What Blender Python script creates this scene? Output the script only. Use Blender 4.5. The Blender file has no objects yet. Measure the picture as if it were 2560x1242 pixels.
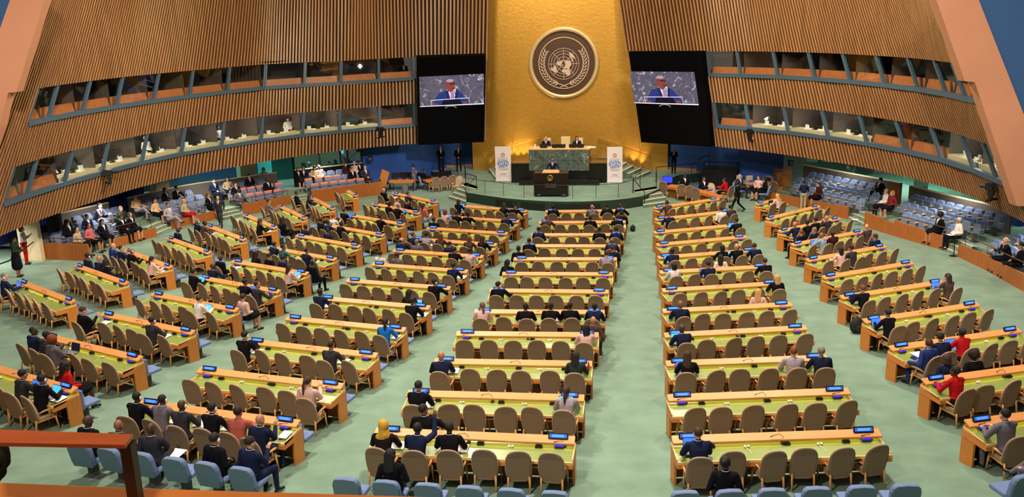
import bpy, math, random
import numpy as np
from mathutils import Vector, Matrix
random.seed(7)
R = math.radians
sc = bpy.context.scene
COL = sc.collection

# ---------------------------------------------------------------- camera
F_PX, PITCH, ROLL, CX, CY, CAMZ = 2206.4, 0.25414, -0.03074, 1280.0, 621.0, 10.895
cam = bpy.data.cameras.new('camera'); camo = bpy.data.objects.new('camera', cam); COL.objects.link(camo)
cam.sensor_width = 36.0; cam.lens = 36.0 * F_PX / 2560.0; cam.clip_end = 400; cam.clip_start = 0.05
_f = Vector((0, math.cos(PITCH), -math.sin(PITCH))); _u = Vector((0, math.sin(PITCH), math.cos(PITCH))); _x = Vector((1, 0, 0))
_r = _x * math.cos(ROLL) + _u * math.sin(ROLL); _uu = _u * math.cos(ROLL) - _x * math.sin(ROLL)
m = Matrix.Identity(4)
for i in range(3):
    m[i][0] = _r[i]; m[i][1] = _uu[i]; m[i][2] = -_f[i]
m.translation = (0, 0, CAMZ)
camo.matrix_world = m
sc.camera = camo

# ---------------------------------------------------------------- world, light, exposure
sc.view_settings.view_transform = 'Standard'; sc.view_settings.look = 'None'
sc.view_settings.gamma = 1.0; sc.view_settings.use_curve_mapping = False
sc.view_settings.exposure = 0.12
wd = bpy.data.worlds.new('world'); sc.world = wd; wd.use_nodes = True
wd.node_tree.nodes['Background'].inputs[0].default_value = (1.0, 0.86, 0.74, 1)
wd.node_tree.nodes['Background'].inputs[1].default_value = 0.075

def area(name, loc, target, size, energy, col=(1, 0.85, 0.7), spread=180):
    l = bpy.data.lights.new(name, 'AREA'); l.shape = 'DISK'; l.size = size; l.energy = energy; l.color = col; l.spread = R(spread)
    o = bpy.data.objects.new(name, l); COL.objects.link(o); o.location = loc
    o.rotation_euler = (Vector(target) - Vector(loc)).to_track_quat('-Z', 'Y').to_euler(); return o
def spot(name, loc, target, ang, energy, col=(1, 0.85, 0.7), size=0.3, blend=0.6):
    l = bpy.data.lights.new(name, 'SPOT'); l.spot_size = R(ang); l.spot_blend = blend; l.energy = energy; l.color = col; l.shadow_soft_size = size
    o = bpy.data.objects.new(name, l); COL.objects.link(o); o.location = loc
    o.rotation_euler = (Vector(target) - Vector(loc)).to_track_quat('-Z', 'Y').to_euler(); return o
# ceiling downlights over the seating
for (x, y, e) in [(-8, 22, 2600), (4, 16, 2600), (12, 26, 2000), (-3, 33, 2300), (8, 36, 1900), (-12, 38, 1900), (2, 46, 1500)]:
    area('ceiling_downlight', (x, y + 4, 20), (x, y, 0), 1.3, e * 0.44, (1, 0.86, 0.70), 110)
area('ceiling_downlight', (-6, 4, 19), (-1, 22, 0), 1.5, 1100, (1, 0.88, 0.74), 120)
# lights raking the slatted side walls and the gold wall
area('wall_light', (-6, 38, 16), (-19, 44, 7), 1.5, 1050, (1, 0.84, 0.62), 130)
area('wall_light', (8, 36, 16), (19, 42, 7), 1.5, 1050, (1, 0.84, 0.62), 130)
area('wall_light', (-3, 44, 17), (-9, 57, 7), 1.5, 900, (1, 0.84, 0.64), 120)
area('wall_light', (9, 42, 17), (13, 53, 7), 1.5, 800, (1, 0.84, 0.64), 120)
area('gold_wall_light', (3.0, 52.5, 19), (4.0, 61, 9.5), 2.0, 700, (1, 0.84, 0.6), 120)
area('handrail_fill', (-2, 1, 15), (-1.5, 2.8, 9), 0.8, 90, (1, 0.86, 0.7), 120)  # unseen lamp added above the balcony to brighten the handrail
area('fin_fill', (-6, 12, 19), (-19, 34, 9), 1.2, 720, (1, 0.84, 0.68), 60)  # unseen lamp added on the camera side to brighten the left peach fin
area('fin_fill', (6, 8, 19), (17, 31, 7), 1.2, 640, (1, 0.84, 0.68), 60)  # likewise added, unseen, to brighten the right peach fin
spot('blue_wall_fill', (-1, 42, 9), (-6.5, 61.5, 1.8), 30, 4500, (0.92, 0.94, 1), 0.4)  # unseen spot added to brighten the left blue wall
spot('blue_wall_fill', (7, 40, 9), (14.0, 58, 1.6), 30, 3200, (0.92, 0.94, 1), 0.4)  # second added spot, brightens the right blue wall
spot('stage_light', (2, 40, 17), (2.8, 53.5, 1.5), 26, 3800, (1, 0.9, 0.8), 0.4)
# ---------------------------------------------------------------- pixel <-> world helpers
SX, SY, FB, R0 = 4.66, 53.886, 0.00178, 8.988
def floorz(x, y):
    r = math.hypot(x - SX, y - SY); return FB * max(r - R0, 0) ** 2
def ray(u, v):
    x = (u - CX) / F_PX; y = -(v - CY) / F_PX
    c, s = math.cos(ROLL), math.sin(ROLL); x, y = x * c - y * s, x * s + y * c
    return Vector((x, math.cos(PITCH) + y * math.sin(PITCH), -math.sin(PITCH) + y * math.cos(PITCH)))
def at(u, v, z):
    d = ray(u, v); t = (z - CAMZ) / d.z; return Vector((t * d.x, t * d.y, z))
def atY(u, v, Y):
    d = ray(u, v); t = Y / d.y; return Vector((t * d.x, Y, CAMZ + t * d.z))
def hit(u, v, h=0.0):
    d = ray(u, v); z = h
    for _ in range(30):
        t = (z - CAMZ) / d.z; z = 0.5 * z + 0.5 * (floorz(t * d.x, t * d.y) + h)
    return Vector((t * d.x, t * d.y, z))
def proj(p):
    d = Vector(p) - Vector((0, 0, CAMZ)); zc = d.dot(_f)
    return CX + F_PX * d.dot(_r) / zc, CY - F_PX * d.dot(_uu) / zc
def zat(x, y, v):
    lo, hi = -2.0, 40.0
    for _ in range(40):
        mi = (lo + hi) / 2
        if proj((x, y, mi))[1] > v: lo = mi
        else: hi = mi
    return lo

# ---------------------------------------------------------------- materials
def srgb(c):
    if isinstance(c, str): c = [int(c[i:i + 2], 16) / 255 for i in (0, 2, 4)]
    return tuple(((x / 12.92) if x <= 0.04045 else ((x + 0.055) / 1.055) ** 2.4) for x in c)
MC = {}
def mat(name, col, rough=0.6, metal=0.0, spec=0.5, var=0.0, scale=6.0, stretch=None, emit=0.0, bump=0.0, col2=None, coat=0.0, alpha=1.0, sheen=0.0):
    if name in MC: return MC[name]
    M = bpy.data.materials.new(name); M.use_nodes = True; nt = M.node_tree; b = nt.nodes['Principled BSDF']
    c = srgb(col)
    b.inputs['Base Color'].default_value = (*c, 1); b.inputs['Roughness'].default_value = rough; b.inputs['Metallic'].default_value = metal
    b.inputs['Specular IOR Level'].default_value = spec; b.inputs['Coat Weight'].default_value = coat; b.inputs['Alpha'].default_value = alpha
    b.inputs['Sheen Weight'].default_value = sheen
    if emit:
        b.inputs['Emission Color'].default_value = (*c, 1); b.inputs['Emission Strength'].default_value = emit
    if var or bump or col2:
        tc = nt.nodes.new('ShaderNodeTexCoord'); mp = nt.nodes.new('ShaderNodeMapping'); nt.links.new(tc.outputs['Object'], mp.inputs[0])
        if stretch: mp.inputs['Scale'].default_value = stretch
        n = nt.nodes.new('ShaderNodeTexNoise'); n.inputs['Scale'].default_value = scale; n.inputs['Detail'].default_value = 4
        nt.links.new(mp.outputs[0], n.inputs['Vector'])
        r = nt.nodes.new('ShaderNodeValToRGB'); r.color_ramp.elements[0].position = 0.3; r.color_ramp.elements[1].position = 0.7
        c2 = srgb(col2) if col2 else tuple(x * (1 + var) for x in c)
        r.color_ramp.elements[0].color = (*(tuple(x * (1 - var) for x in c) if not col2 else c), 1); r.color_ramp.elements[1].color = (*c2, 1)
        nt.links.new(n.outputs[0], r.inputs[0]); nt.links.new(r.outputs[0], b.inputs['Base Color'])
        if bump:
            bp = nt.nodes.new('ShaderNodeBump'); bp.inputs['Strength'].default_value = bump; bp.inputs['Distance'].default_value = 0.02
            nt.links.new(n.outputs[0], bp.inputs['Height']); nt.links.new(bp.outputs[0], b.inputs['Normal'])
    MC[name] = M; return M
def glassmat(name, col, tr=0.75, rough=0.03):
    M = bpy.data.materials.new(name); M.use_nodes = True; nt = M.node_tree; nt.nodes.clear()
    o = nt.nodes.new('ShaderNodeOutputMaterial'); mx = nt.nodes.new('ShaderNodeMixShader'); t = nt.nodes.new('ShaderNodeBsdfTransparent'); g = nt.nodes.new('ShaderNodeBsdfGlossy')
    t.inputs[0].default_value = (*col, 1); g.inputs[1].default_value = rough; mx.inputs[0].default_value = 1 - tr
    nt.links.new(t.outputs[0], mx.inputs[1]); nt.links.new(g.outputs[0], mx.inputs[2]); nt.links.new(mx.outputs[0], o.inputs[0]); return M
WOOD = mat('desk_wood', 'd8823a', 0.42, var=0.12, scale=3, stretch=(1, 14, 14), spec=0.4)
RAILW = mat('rail_wood', 'e09a5c', 0.4, var=0.10, scale=3, stretch=(1, 12, 12), spec=0.4)
EDGEW = mat('edge_wood', 'e8bd7c', 0.4)
TOPG = mat('desk_top_green', '8a9a52', 0.25, var=0.06, scale=2, spec=0.5)
PANELW = mat('desk_end_wood', 'cc7e34', 0.45, var=0.14, scale=4, stretch=(10, 10, 1))
FENCEW = mat('fence_wood', 'a55f28', 0.45, var=0.18, scale=3, stretch=(6, 6, 0.6))
DARKW = mat('dark_wood', '4a2a1a', 0.5, var=0.15, scale=5)
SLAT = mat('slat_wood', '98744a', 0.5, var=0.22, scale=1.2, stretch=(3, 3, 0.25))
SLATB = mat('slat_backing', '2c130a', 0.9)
SLATD = mat('slat_side_shade', '6b3c1e', 0.6, var=0.15, scale=1.2, stretch=(3, 3, .25))  # darker wood tone on the fin sides, groove shade put into the colour
PEACH = mat('peach_plaster', 'c98c6c', 0.8, var=0.04, scale=0.7)
FRAME = mat('blue_grey_metal', '3f5464', 0.5, var=0.05)
CARPET = mat('green_carpet', '728f7c', 0.95, var=0.14, scale=1.3, bump=0.15, spec=0.1, sheen=0.2)
BLUEW = mat('blue_wall_paint', '3a5ea6', 0.75, var=0.08, scale=0.6, spec=0.2)
NAVYC = mat('navy_curtain', '1a2f7c', 0.9, var=0.3, scale=1.5, stretch=(6, 6, 0.3))
BLACK = mat('black_plastic', '0c0c0e', 0.45)
BLACKM = mat('black_metal', '15161a', 0.4, metal=0.3)
FABRIC = mat('taupe_fabric', '89715b', 0.9, var=0.06, scale=40, spec=0.1)
PIPING = mat('taupe_edge', 'c2a486', 0.7)
LEATHER = mat('tan_leather', 'b99a78', 0.6)
LEGW = mat('chair_wood', 'd69a55', 0.4, var=0.1, scale=8)
BLUEF = mat('blue_seat_fabric', '7184b0', 0.85, var=0.06, scale=30, spec=0.15)
BLUEB = mat('blue_seat_back', '5a7286', 0.7)
ORANGEC = mat('orange_cloth', 'e58a72', 0.85)
LED = mat('led_strip', 'ffe650', emit=5.5)
WHITE = mat('white_plastic', 'eeece4', 0.5)
PAPER = mat('paper_white', 'f3e9ee', 0.8)
NBLUE = mat('nameplate_glow', '4f8cff', emit=1.0)
NBLUE2 = mat('nameplate_dim', '2f66c8', emit=0.5)
CBLUE = mat('conference_unit_glow', '2a1fff', emit=1.3)
GREYP = mat('parapet_grey', '65605b', 0.7, var=0.08)
CREAM = mat('cream_wall', 'd9c7a2', 0.8, var=0.05)
NOSE = mat('step_nosing', 'efdcc0', 0.5)
DGREEN = mat('dark_green_marble', '12170f', 0.25, var=0.35, scale=3, spec=0.5)
DBROWN = mat('dark_brown_marble', '1c1613', 0.25, var=0.4, scale=5)
STEEL = mat('steel', 'b9b6b0', 0.35, metal=0.8)
PINKB = mat('booth_wall_paint', '5f534d', 0.8)
LEDGEW = mat('booth_ledge_wood', 'b5693a', 0.5, var=0.1, scale=4)
TEALW = mat('teal_wall', '3d8c84', 0.5, var=0.2, scale=0.6)
CYANW = mat('cyan_window', '38b4e0', emit=0.55)
GLASS = glassmat('corridor_glass', (0.75, 0.95, 0.92), 0.86)
BGLASS = glassmat('booth_glass', (0.86, 0.92, 0.9), 0.9)

# ---------------------------------------------------------------- mesh helpers
class MB:
    def __init__(s): s.v = []; s.f = []; s.m = []
    def add(s, vs, fs, mi=0):
        o = len(s.v); s.v += [tuple(v) for v in vs]; s.f += [tuple(i + o for i in f) for f in fs]; s.m += [mi] * len(fs); return s
    def box(s, x0, x1, y0, y1, z0, z1, mi=0, T=None):
        vs = [Vector(p) for p in ((x0, y0, z0), (x1, y0, z0), (x1, y1, z0), (x0, y1, z0), (x0, y0, z1), (x1, y0, z1), (x1, y1, z1), (x0, y1, z1))]
        if T: vs = [T @ v for v in vs]
        return s.add(vs, [(0, 3, 2, 1), (4, 5, 6, 7), (0, 1, 5, 4), (1, 2, 6, 5), (2, 3, 7, 6), (3, 0, 4, 7)], mi)
    def prism(s, poly, z0, z1, mi=0):       # poly ccw in xy; z0/z1 numbers or lists
        n = len(poly); a = z0 if isinstance(z0, (list, tuple)) else [z0] * n; b = z1 if isinstance(z1, (list, tuple)) else [z1] * n
        vs = [(p[0], p[1], a[i]) for i, p in enumerate(poly)] + [(p[0], p[1], b[i]) for i, p in enumerate(poly)]
        return s.add(vs, [tuple(range(n - 1, -1, -1)), tuple(range(n, 2 * n))] + [(i, (i + 1) % n, n + (i + 1) % n, n + i) for i in range(n)], mi)
    def tube(s, pts, r, n=6, mi=0, caps=True):
        pts = [Vector(p) for p in pts]; rr = r if isinstance(r, (list, tuple)) else [r] * len(pts); rings = []; prev = None
        for i, p in enumerate(pts):
            d = (pts[min(i + 1, len(pts) - 1)] - pts[max(i - 1, 0)]).normalized()
            a = d.orthogonal().normalized() if prev is None else (prev - d * prev.dot(d)).normalized(); prev = a
            b = d.cross(a); rings.append([p + (a * math.cos(2 * math.pi * k / n) + b * math.sin(2 * math.pi * k / n)) * rr[i] for k in range(n)])
        vs = [q for g in rings for q in g]; fs = []
        for i in range(len(pts) - 1):
            for k in range(n): fs.append((i * n + k, i * n + (k + 1) % n, (i + 1) * n + (k + 1) % n, (i + 1) * n + k))
        if caps: fs += [tuple(range(n - 1, -1, -1)), tuple((len(pts) - 1) * n + k for k in range(n))]
        return s.add(vs, fs, mi)
    def lathe(s, prof, c=(0, 0, 0), n=16, mi=0):   # prof [(r,z)]
        vs = []; fs = []
        for r, z in prof:
            for k in range(n): a = 2 * math.pi * k / n; vs.append((c[0] + r * math.cos(a), c[1] + r * math.sin(a), c[2] + z))
        for i in range(len(prof) - 1):
            for k in range(n): fs.append((i * n + k, i * n + (k + 1) % n, (i + 1) * n + (k + 1) % n, (i + 1) * n + k))
        fs += [tuple(range(n - 1, -1, -1)), tuple((len(prof) - 1) * n + k for k in range(n))]
        return s.add(vs, fs, mi)
    def ell(s, c, r, n=12, k=8, mi=0, rot=None):
        vs = []; fs = []; c = Vector(c)
        for i in range(k + 1):
            t = math.pi * i / k
            for j in range(n):
                a = 2 * math.pi * j / n; p = Vector((r[0] * math.sin(t) * math.cos(a), r[1] * math.sin(t) * math.sin(a), r[2] * math.cos(t)))
                if rot: p = rot @ p
                vs.append(c + p)
        for i in range(k):
            for j in range(n): fs.append((i * n + j, (i + 1) * n + j, (i + 1) * n + (j + 1) % n, i * n + (j + 1) % n))
        return s.add(vs, fs, mi)
    def mesh(s, name, mats, smooth=False):
        me = bpy.data.meshes.new(name); me.from_pydata(s.v, [], s.f)
        for m_ in (mats if isinstance(mats, (list, tuple)) else [mats]): me.materials.append(m_)
        if any(s.m): me.polygons.foreach_set('material_index', s.m)
        if smooth: me.polygons.foreach_set('use_smooth', [True] * len(s.f))
        me.update(); return me
def T(loc=(0, 0, 0), rz=0, rx=0, ry=0, s=1):
    return Matrix.Translation(loc) @ Matrix.Rotation(rz, 4, 'Z') @ Matrix.Rotation(ry, 4, 'Y') @ Matrix.Rotation(rx, 4, 'X') @ Matrix.Scale(s, 4)
def bev(me, w=0.01, seg=2):
    import bmesh
    b = bmesh.new(); b.from_mesh(me); bmesh.ops.recalc_face_normals(b, faces=b.faces)
    es = [e for e in b.edges if len(e.link_faces) == 2 and e.calc_face_angle(0) > 0.5]
    bmesh.ops.bevel(b, geom=es, offset=w, segments=seg, affect='EDGES', profile=0.5, clamp_overlap=True); b.to_mesh(me); b.free(); return me
def obj(name, me, parent=None, label=None, cat=None, group=None, kind=None, loc=None, rz=None):
    o = bpy.data.objects.new(name, me); COL.objects.link(o)
    if parent: o.parent = parent
    if loc is not None: o.location = loc
    if rz is not None: o.rotation_euler = (0, 0, rz)
    if label: o['label'] = label
    if cat: o['category'] = cat
    if group: o['group'] = group
    if kind: o['kind'] = kind
    return o
def thing(name, label, cat, loc=(0, 0, 0), rz=0, group=None): return obj(name, None, None, label, cat, group, None, loc, rz)
def struct(name, mb, m_, smooth=False, parent=None):
    return obj(name, mb.mesh(name, m_, smooth), parent, kind='structure' if parent is None else None)
def copytree(o, loc, rz, label, group=None, parent=None):
    c = o.copy(); COL.objects.link(c)
    if parent is None:
        c.location = loc; c.rotation_euler = (0, 0, rz); c['label'] = label
        if group: c['group'] = group
    else: c.parent = parent
    for ch in o.children: copytree(ch, None, None, None, None, c)
    return c
class Proto:      # first use moves the original itself, later uses copy it
    def __init__(s, root): s.r = root; s.used = False
    def put(s, loc, rz, label, group=None):
        if not s.used:
            s.used = True; o = s.r; o.location = loc; o.rotation_euler = (0, 0, rz); o['label'] = label
            if group: o['group'] = group
            return o
        return copytree(s.r, loc, rz, label, group)
ORD = ['first', 'second', 'third', 'fourth', 'fifth', 'sixth', 'seventh', 'eighth', 'ninth', 'tenth', 'eleventh', 'twelfth', 'thirteenth', 'fourteenth']
def ordn(k):
    if k <= 14: return ORD[k - 1]
    t = {15: 'fifteenth', 16: 'sixteenth', 17: 'seventeenth', 18: 'eighteenth', 19: 'nineteenth', 20: 'twentieth', 30: 'thirtieth', 40: 'fortieth'}
    return t[k] if k in t else {2: 'twenty', 3: 'thirty', 4: 'forty'}[k // 10] + '-' + ORD[k % 10 - 1]
def catmull(P, n=8):
    P = [Vector(p) for p in P]; Q = [P[0] * 2 - P[1]] + P + [P[-1] * 2 - P[-2]]; out = []
    for i in range(1, len(Q) - 2):
        for k in range(n):
            t = k / n; a, b, c, d = Q[i - 1], Q[i], Q[i + 1], Q[i + 2]
            out.append(0.5 * ((2 * b) + (c - a) * t + (2 * a - 5 * b + 4 * c - d) * t * t + (3 * b - a - 3 * c + d) * t ** 3))
    return out + [Q[-2]]
def resample(P, step):
    L = [0]
    for i in range(1, len(P)): L.append(L[-1] + (P[i] - P[i - 1]).to_2d().length if len(P[0]) > 2 else L[-1] + (P[i] - P[i - 1]).length)
    n = max(int(L[-1] / step), 1); out = []; j = 0
    for k in range(n + 1):
        d = L[-1] * k / n
        while j < len(P) - 2 and L[j + 1] < d: j += 1
        t = (d - L[j]) / max(L[j + 1] - L[j], 1e-6); out.append(P[j].lerp(P[j + 1], t))
    return out

# ================================================================ SETTING
# floor: a shallow bowl that rises away from the stage
b = MB(); NR, NA = 44, 72; vs = [(SX, SY, 0)]; fs = []
for i in range(1, NR + 1):
    r = 58 * i / NR
    for k in range(NA): a = 2 * math.pi * k / NA; x = SX + r * math.cos(a); y = SY + r * math.sin(a); vs.append((x, y, FB * max(r - R0, 0) ** 2))
for k in range(NA): fs.append((0, 1 + k, 1 + (k + 1) % NA))
for i in range(NR - 1):
    for k in range(NA): fs.append((1 + i * NA + k, 1 + (i + 1) * NA + k, 1 + (i + 1) * NA + (k + 1) % NA, 1 + i * NA + (k + 1) % NA))
b.add(vs, [f for f in fs if all(vs[i][1] > -3 and abs(vs[i][0]) < 40 for i in f)])
struct('floor', b, CARPET, True)

ZB, ZT = 3.1, 8.7
LP = [((1218, 137), (1213, 354)), ((1130, 139), (1128, 356)), ((1039, 142), (1044, 358)), ((940, 147), (945, 366)), ((856, 152), (852, 376)), ((745, 156.5), (735, 391)), ((640, 162), (622, 410)), ((500, 174), (465, 438.5)), ((389, 184), (333, 471)),
      ((300, 193), (232, 503)), ((216, 203), (130, 536)), ((140, 213), (40, 570)), ((78, 223), (-42, 604)), ((15, 233), (-140, 640))]
RP = [((1571, 127), (1603, 354)), ((1660, 127.5), (1697, 358)), ((1753, 128), (1790, 365)), ((1840, 128), (1880, 375)), ((1920, 128.5), (1967, 386)), ((2060, 132), (2130, 411)), ((2200, 139), (2295, 447)), ((2310, 147), (2430, 488)), ((2393, 157), (2542, 541)), ((2430, 161), (2605, 574))]
def curve(P):
    out = []
    for (a, c) in P:
        t = at(a[0], a[1], ZT); q = at(c[0], c[1], ZB); out.append(Vector((q.x, q.y, t.x, t.y)))
    return out
LC = curve(LP); RC = curve(RP)
LSm = resample(catmull(LC, 10), 0.235); RSm = resample(catmull(RC, 10), 0.235)
def spt(c, z):
    t = (z - ZB) / (ZT - ZB); return Vector((c[0] + (c[2] - c[0]) * t, c[1] + (c[3] - c[1]) * t, z))
def uof(c, z=8.0): return proj(spt(c, z))[0]
def inward(S, i, z, side):
    a = spt(S[max(i - 1, 0)], z); c = spt(S[min(i + 1, len(S) - 1)], z); d = (c - a).normalized(); n = Vector((d.y, -d.x, 0))
    if n.dot(Vector((3, 30, z)) - a) < 0: n = -n
    return d, n
def slats(name, S, i0, i1, z0, z1):
    """vertical pleated wooden fins on a dark backing, from station i0 to i1"""
    m_ = MB()
    for i in range(i0, i1 + 1):
        ring = []
        for z in (z0, z1):
            p = spt(S[i], z); d, n = inward(S, i, z, 0)
            ring.append([p - d * 0.065, p - d * 0.058 + n * 0.17, p + d * 0.05 + n * 0.17, p + d * 0.056])
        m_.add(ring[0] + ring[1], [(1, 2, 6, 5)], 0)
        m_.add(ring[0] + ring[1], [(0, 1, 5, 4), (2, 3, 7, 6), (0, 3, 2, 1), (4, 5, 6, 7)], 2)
        if i < i1:
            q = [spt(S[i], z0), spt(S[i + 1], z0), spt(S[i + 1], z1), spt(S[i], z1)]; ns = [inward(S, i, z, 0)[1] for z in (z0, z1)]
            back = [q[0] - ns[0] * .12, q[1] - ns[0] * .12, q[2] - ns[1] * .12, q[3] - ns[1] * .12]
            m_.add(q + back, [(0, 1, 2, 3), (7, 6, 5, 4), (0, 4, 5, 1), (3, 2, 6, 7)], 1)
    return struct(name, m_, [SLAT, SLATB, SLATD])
def idx(S, u, z=8.0): return min(range(len(S)), key=lambda i: abs(uof(S[i], z) - u))
nL, nR = len(LSm) - 1, len(RSm) - 1
iLs, iRs = idx(LSm, 1037), idx(RSm, 1760)       # where the hanging screens begin
iLe, iRe = idx(LSm, 76), idx(RSm, 2401)          # where the peach fins stand
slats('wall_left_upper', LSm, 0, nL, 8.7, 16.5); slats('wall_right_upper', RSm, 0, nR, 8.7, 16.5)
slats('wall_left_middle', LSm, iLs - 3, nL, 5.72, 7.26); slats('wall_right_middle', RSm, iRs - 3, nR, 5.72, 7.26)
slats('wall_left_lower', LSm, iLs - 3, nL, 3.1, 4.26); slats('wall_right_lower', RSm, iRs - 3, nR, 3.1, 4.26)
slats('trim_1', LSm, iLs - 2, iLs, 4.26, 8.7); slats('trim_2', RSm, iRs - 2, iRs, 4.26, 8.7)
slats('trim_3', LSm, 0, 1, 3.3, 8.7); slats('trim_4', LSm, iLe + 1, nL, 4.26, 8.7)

# translation booths: one window per bay, ledges and partitions behind
LU = [1034, 944, 849, 760, 665, 571, 478, 389, 297.5, 211, 130, 76]
RU = [1767, 1851, 1940, 2031.6, 2119, 2205.6, 2287, 2356, 2401, 2428]
wn = 0
LIT = {('L', 1, i) for i in (1, 2, 3, 4, 5, 6, 7, 8)} | {('R', 1, i) for i in (1, 2, 3, 6, 7)}
DESKM = mat('booth_desk', 'd8c39a', 0.5)
for side, S, U in (('L', LSm, LU), ('R', RSm, RU)):
    ii = [idx(S, u) for u in U]
    for lev, (z0, z1) in enumerate(((7.26, 8.7), (4.26, 5.72))):
        # booth shell: floor, ceiling, back wall, partitions
        sh = MB()
        for k in range(len(ii) - 1):
            P = []
            for i in (ii[k], ii[k + 1]):
                p = spt(S[i], z0); d, n = inward(S, i, z0, 0); P.append((p, n))
            (pa, na), (pb, nb) = P; D = 2.6
            A0, B0 = pa - na * 0.2, pb - nb * 0.2; A1, B1 = pa - na * D, pb - nb * D
            for (zz, mi) in ((z0 - 0.35, 1), (z1 + 0.15, 0)):
                sh.add([(A0.x, A0.y, zz), (B0.x, B0.y, zz), (B1.x, B1.y, zz), (A1.x, A1.y, zz)], [(0, 1, 2, 3), (3, 2, 1, 0)], mi)
            sh.add([(A1.x, A1.y, z0 - .35), (B1.x, B1.y, z0 - .35), (B1.x, B1.y, z1 + .15), (A1.x, A1.y, z1 + .15)], [(0, 1, 2, 3)], 0)
            sh.add([(B0.x, B0.y, z0 - .35), (B1.x, B1.y, z0 - .35), (B1.x, B1.y, z1 + .15), (B0.x, B0.y, z1 + .15)], [(0, 1, 2, 3)], 0)
        struct('wall_booths_%s_%s' % ('left' if side == 'L' else 'right', ('upper', 'lower')[lev]), sh, [PINKB, GREYP])
        for k in range(len(ii) - 1):
            wn += 1; S0, S1 = spt(S[ii[k]], z0), spt(S[ii[k + 1]], z0); E0, E1 = spt(S[ii[k]], z1), spt(S[ii[k + 1]], z1)
            _, n = inward(S, (ii[k] + ii[k + 1]) // 2, z0, 0); d = (S1 - S0).normalized(); up = (E0 - S0)
            fr = MB()
            def bar(p, q, w, dep):      # a rectangular bar between two points in the window plane
                t = (q - p).normalized(); s_ = t.cross(n).normalized() * w / 2
                vs = [p - s_, p + s_, p + s_ + n * dep, p - s_ + n * dep, q - s_, q + s_, q + s_ + n * dep, q - s_ + n * dep]
                fr.add(vs, [(0, 1, 2, 3), (7, 6, 5, 4), (0, 4, 5, 1), (1, 5, 6, 2), (2, 6, 7, 3), (3, 7, 4, 0)])
            bar(S0, E0, 0.16, 0.12); bar(S1, E1, 0.16, 0.12); bar(S0 + Vector((0, 0, .07)), S1 + Vector((0, 0, .07)), 0.2, 0.2)
            w = obj('window_%d' % wn, fr.mesh('window_%d' % wn, FRAME), kind='structure')
            lit = (side, lev, k) in LIT
            g = MB(); q = [S0 + n * .02 + Vector((0, 0, .15)), S1 + n * .02 + Vector((0, 0, .15)), E1 + n * .02, E0 + n * .02]
            g.add(q, [(0, 1, 2, 3)]); obj('window_pane', g.mesh('window_pane', BGLASS), w)
            le = MB()
            if not lit:                # open gallery with wooden ledge
                a, c = S0 - n * .25, S1 - n * .25
                le.add([a + Vector((0, 0, .1)), c + Vector((0, 0, .1)), c + Vector((0, 0, .52)) - n * .1, a + Vector((0, 0, .52)) - n * .1, a - n * .3 + Vector((0, 0, .52)), c - n * .3 + Vector((0, 0, .52))], [(0, 1, 2, 3), (3, 2, 5, 4)])
                o_ = obj('booth_ledge', le.mesh('booth_ledge', LEDGEW), None, None, None)
                o_['kind'] = 'structure'; o_.name = 'trim_%d' % (20 + wn)
            else:                      # lit booth: desk along the glass, lamp, console
                a, c = S0 - n * .15, S1 - n * .15
                le.add([a + Vector((0, 0, .05)), c + Vector((0, 0, .05)), c + Vector((0, 0, .32)), a + Vector((0, 0, .32)), a - n * .7 + Vector((0, 0, .32)), c - n * .7 + Vector((0, 0, .32))], [(0, 1, 2, 3), (3, 2, 5, 4)])
                pos = 'left' if side == 'L' else 'right'
                o_ = obj('booth_desk', le.mesh('booth_desk', DESKM)); o_['label'] = 'pale desk in the %s lit booth from the stage, lower %s windows' % (ORD[k], pos); o_['category'] = 'desk'; o_['group'] = 'desks in the lit interpreter booths'
                rn = random.Random(wn)
                mid = (S0 + S1) / 2 - n * .45 + Vector((0, 0, .32))
                for q_ in range(3):
                    tb = MB(); pp = mid + d * (q_ - 1) * 0.6; hh = rn.uniform(.08, .22)
                    tb.box(-.13, .13, -.09, .09, 0, .04); tb.box(-.12, .12, .04, .08, .04, hh + .05); tb.tube([(0.1, 0, 0), (.12, 0, .16), (.04, -.05, .26)], .012, 5)
                    o_ = obj('interpreter_console', tb.mesh('console', WHITE if q_ != 1 else BLACK), None, '%s console on the desk of the %s lit booth, %s side' % (('white slanted', 'black', 'white raised')[q_], ORD[k], pos), 'console', 'consoles on the booth desks', None, pp, math.atan2(d.y, d.x))
                lp = (S0 + S1) / 2 - n * 0.9 + Vector((0, 0, 1.15))
                l = bpy.data.lights.new('booth_lamp', 'POINT'); l.energy = 45; l.color = (1, .93, .78); l.shadow_soft_size = .15
                lo = bpy.data.objects.new('booth_lamp', l); COL.objects.link(lo); lo.location = lp
# horizontal blue sills under each window band are the frames above; peach fins that close the slatted walls towards the camera
def fin(name, poly, Y, depth):
    pts = [atY(u, v, Y) for u, v in poly]; n = len(pts); m_ = MB()
    vs = pts + [p + Vector((0, depth, 0)) for p in pts]
    m_.add(vs, [tuple(range(n)), tuple(range(2 * n - 1, n - 1, -1))] + [(i, i + n, (i + 1) % n + n, (i + 1) % n) for i in range(n)])
    return struct(name, m_, PEACH)
fin('wall_left_fin', [(131, -60), (111, 0), (41, 230), (20, 232), (0, 315), (-60, 500), (-200, 500), (-60, 240), (25, 0), (44, -60)], 33.6, 0.5)
fin('wall_right_fin', [(2320, -60), (2341, 0), (2412, 203), (2437, 205), (2542, 515), (2700, 515), (2560, 287), (2447, 0), (2424, -60)], 31.0, 0.5)
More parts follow.
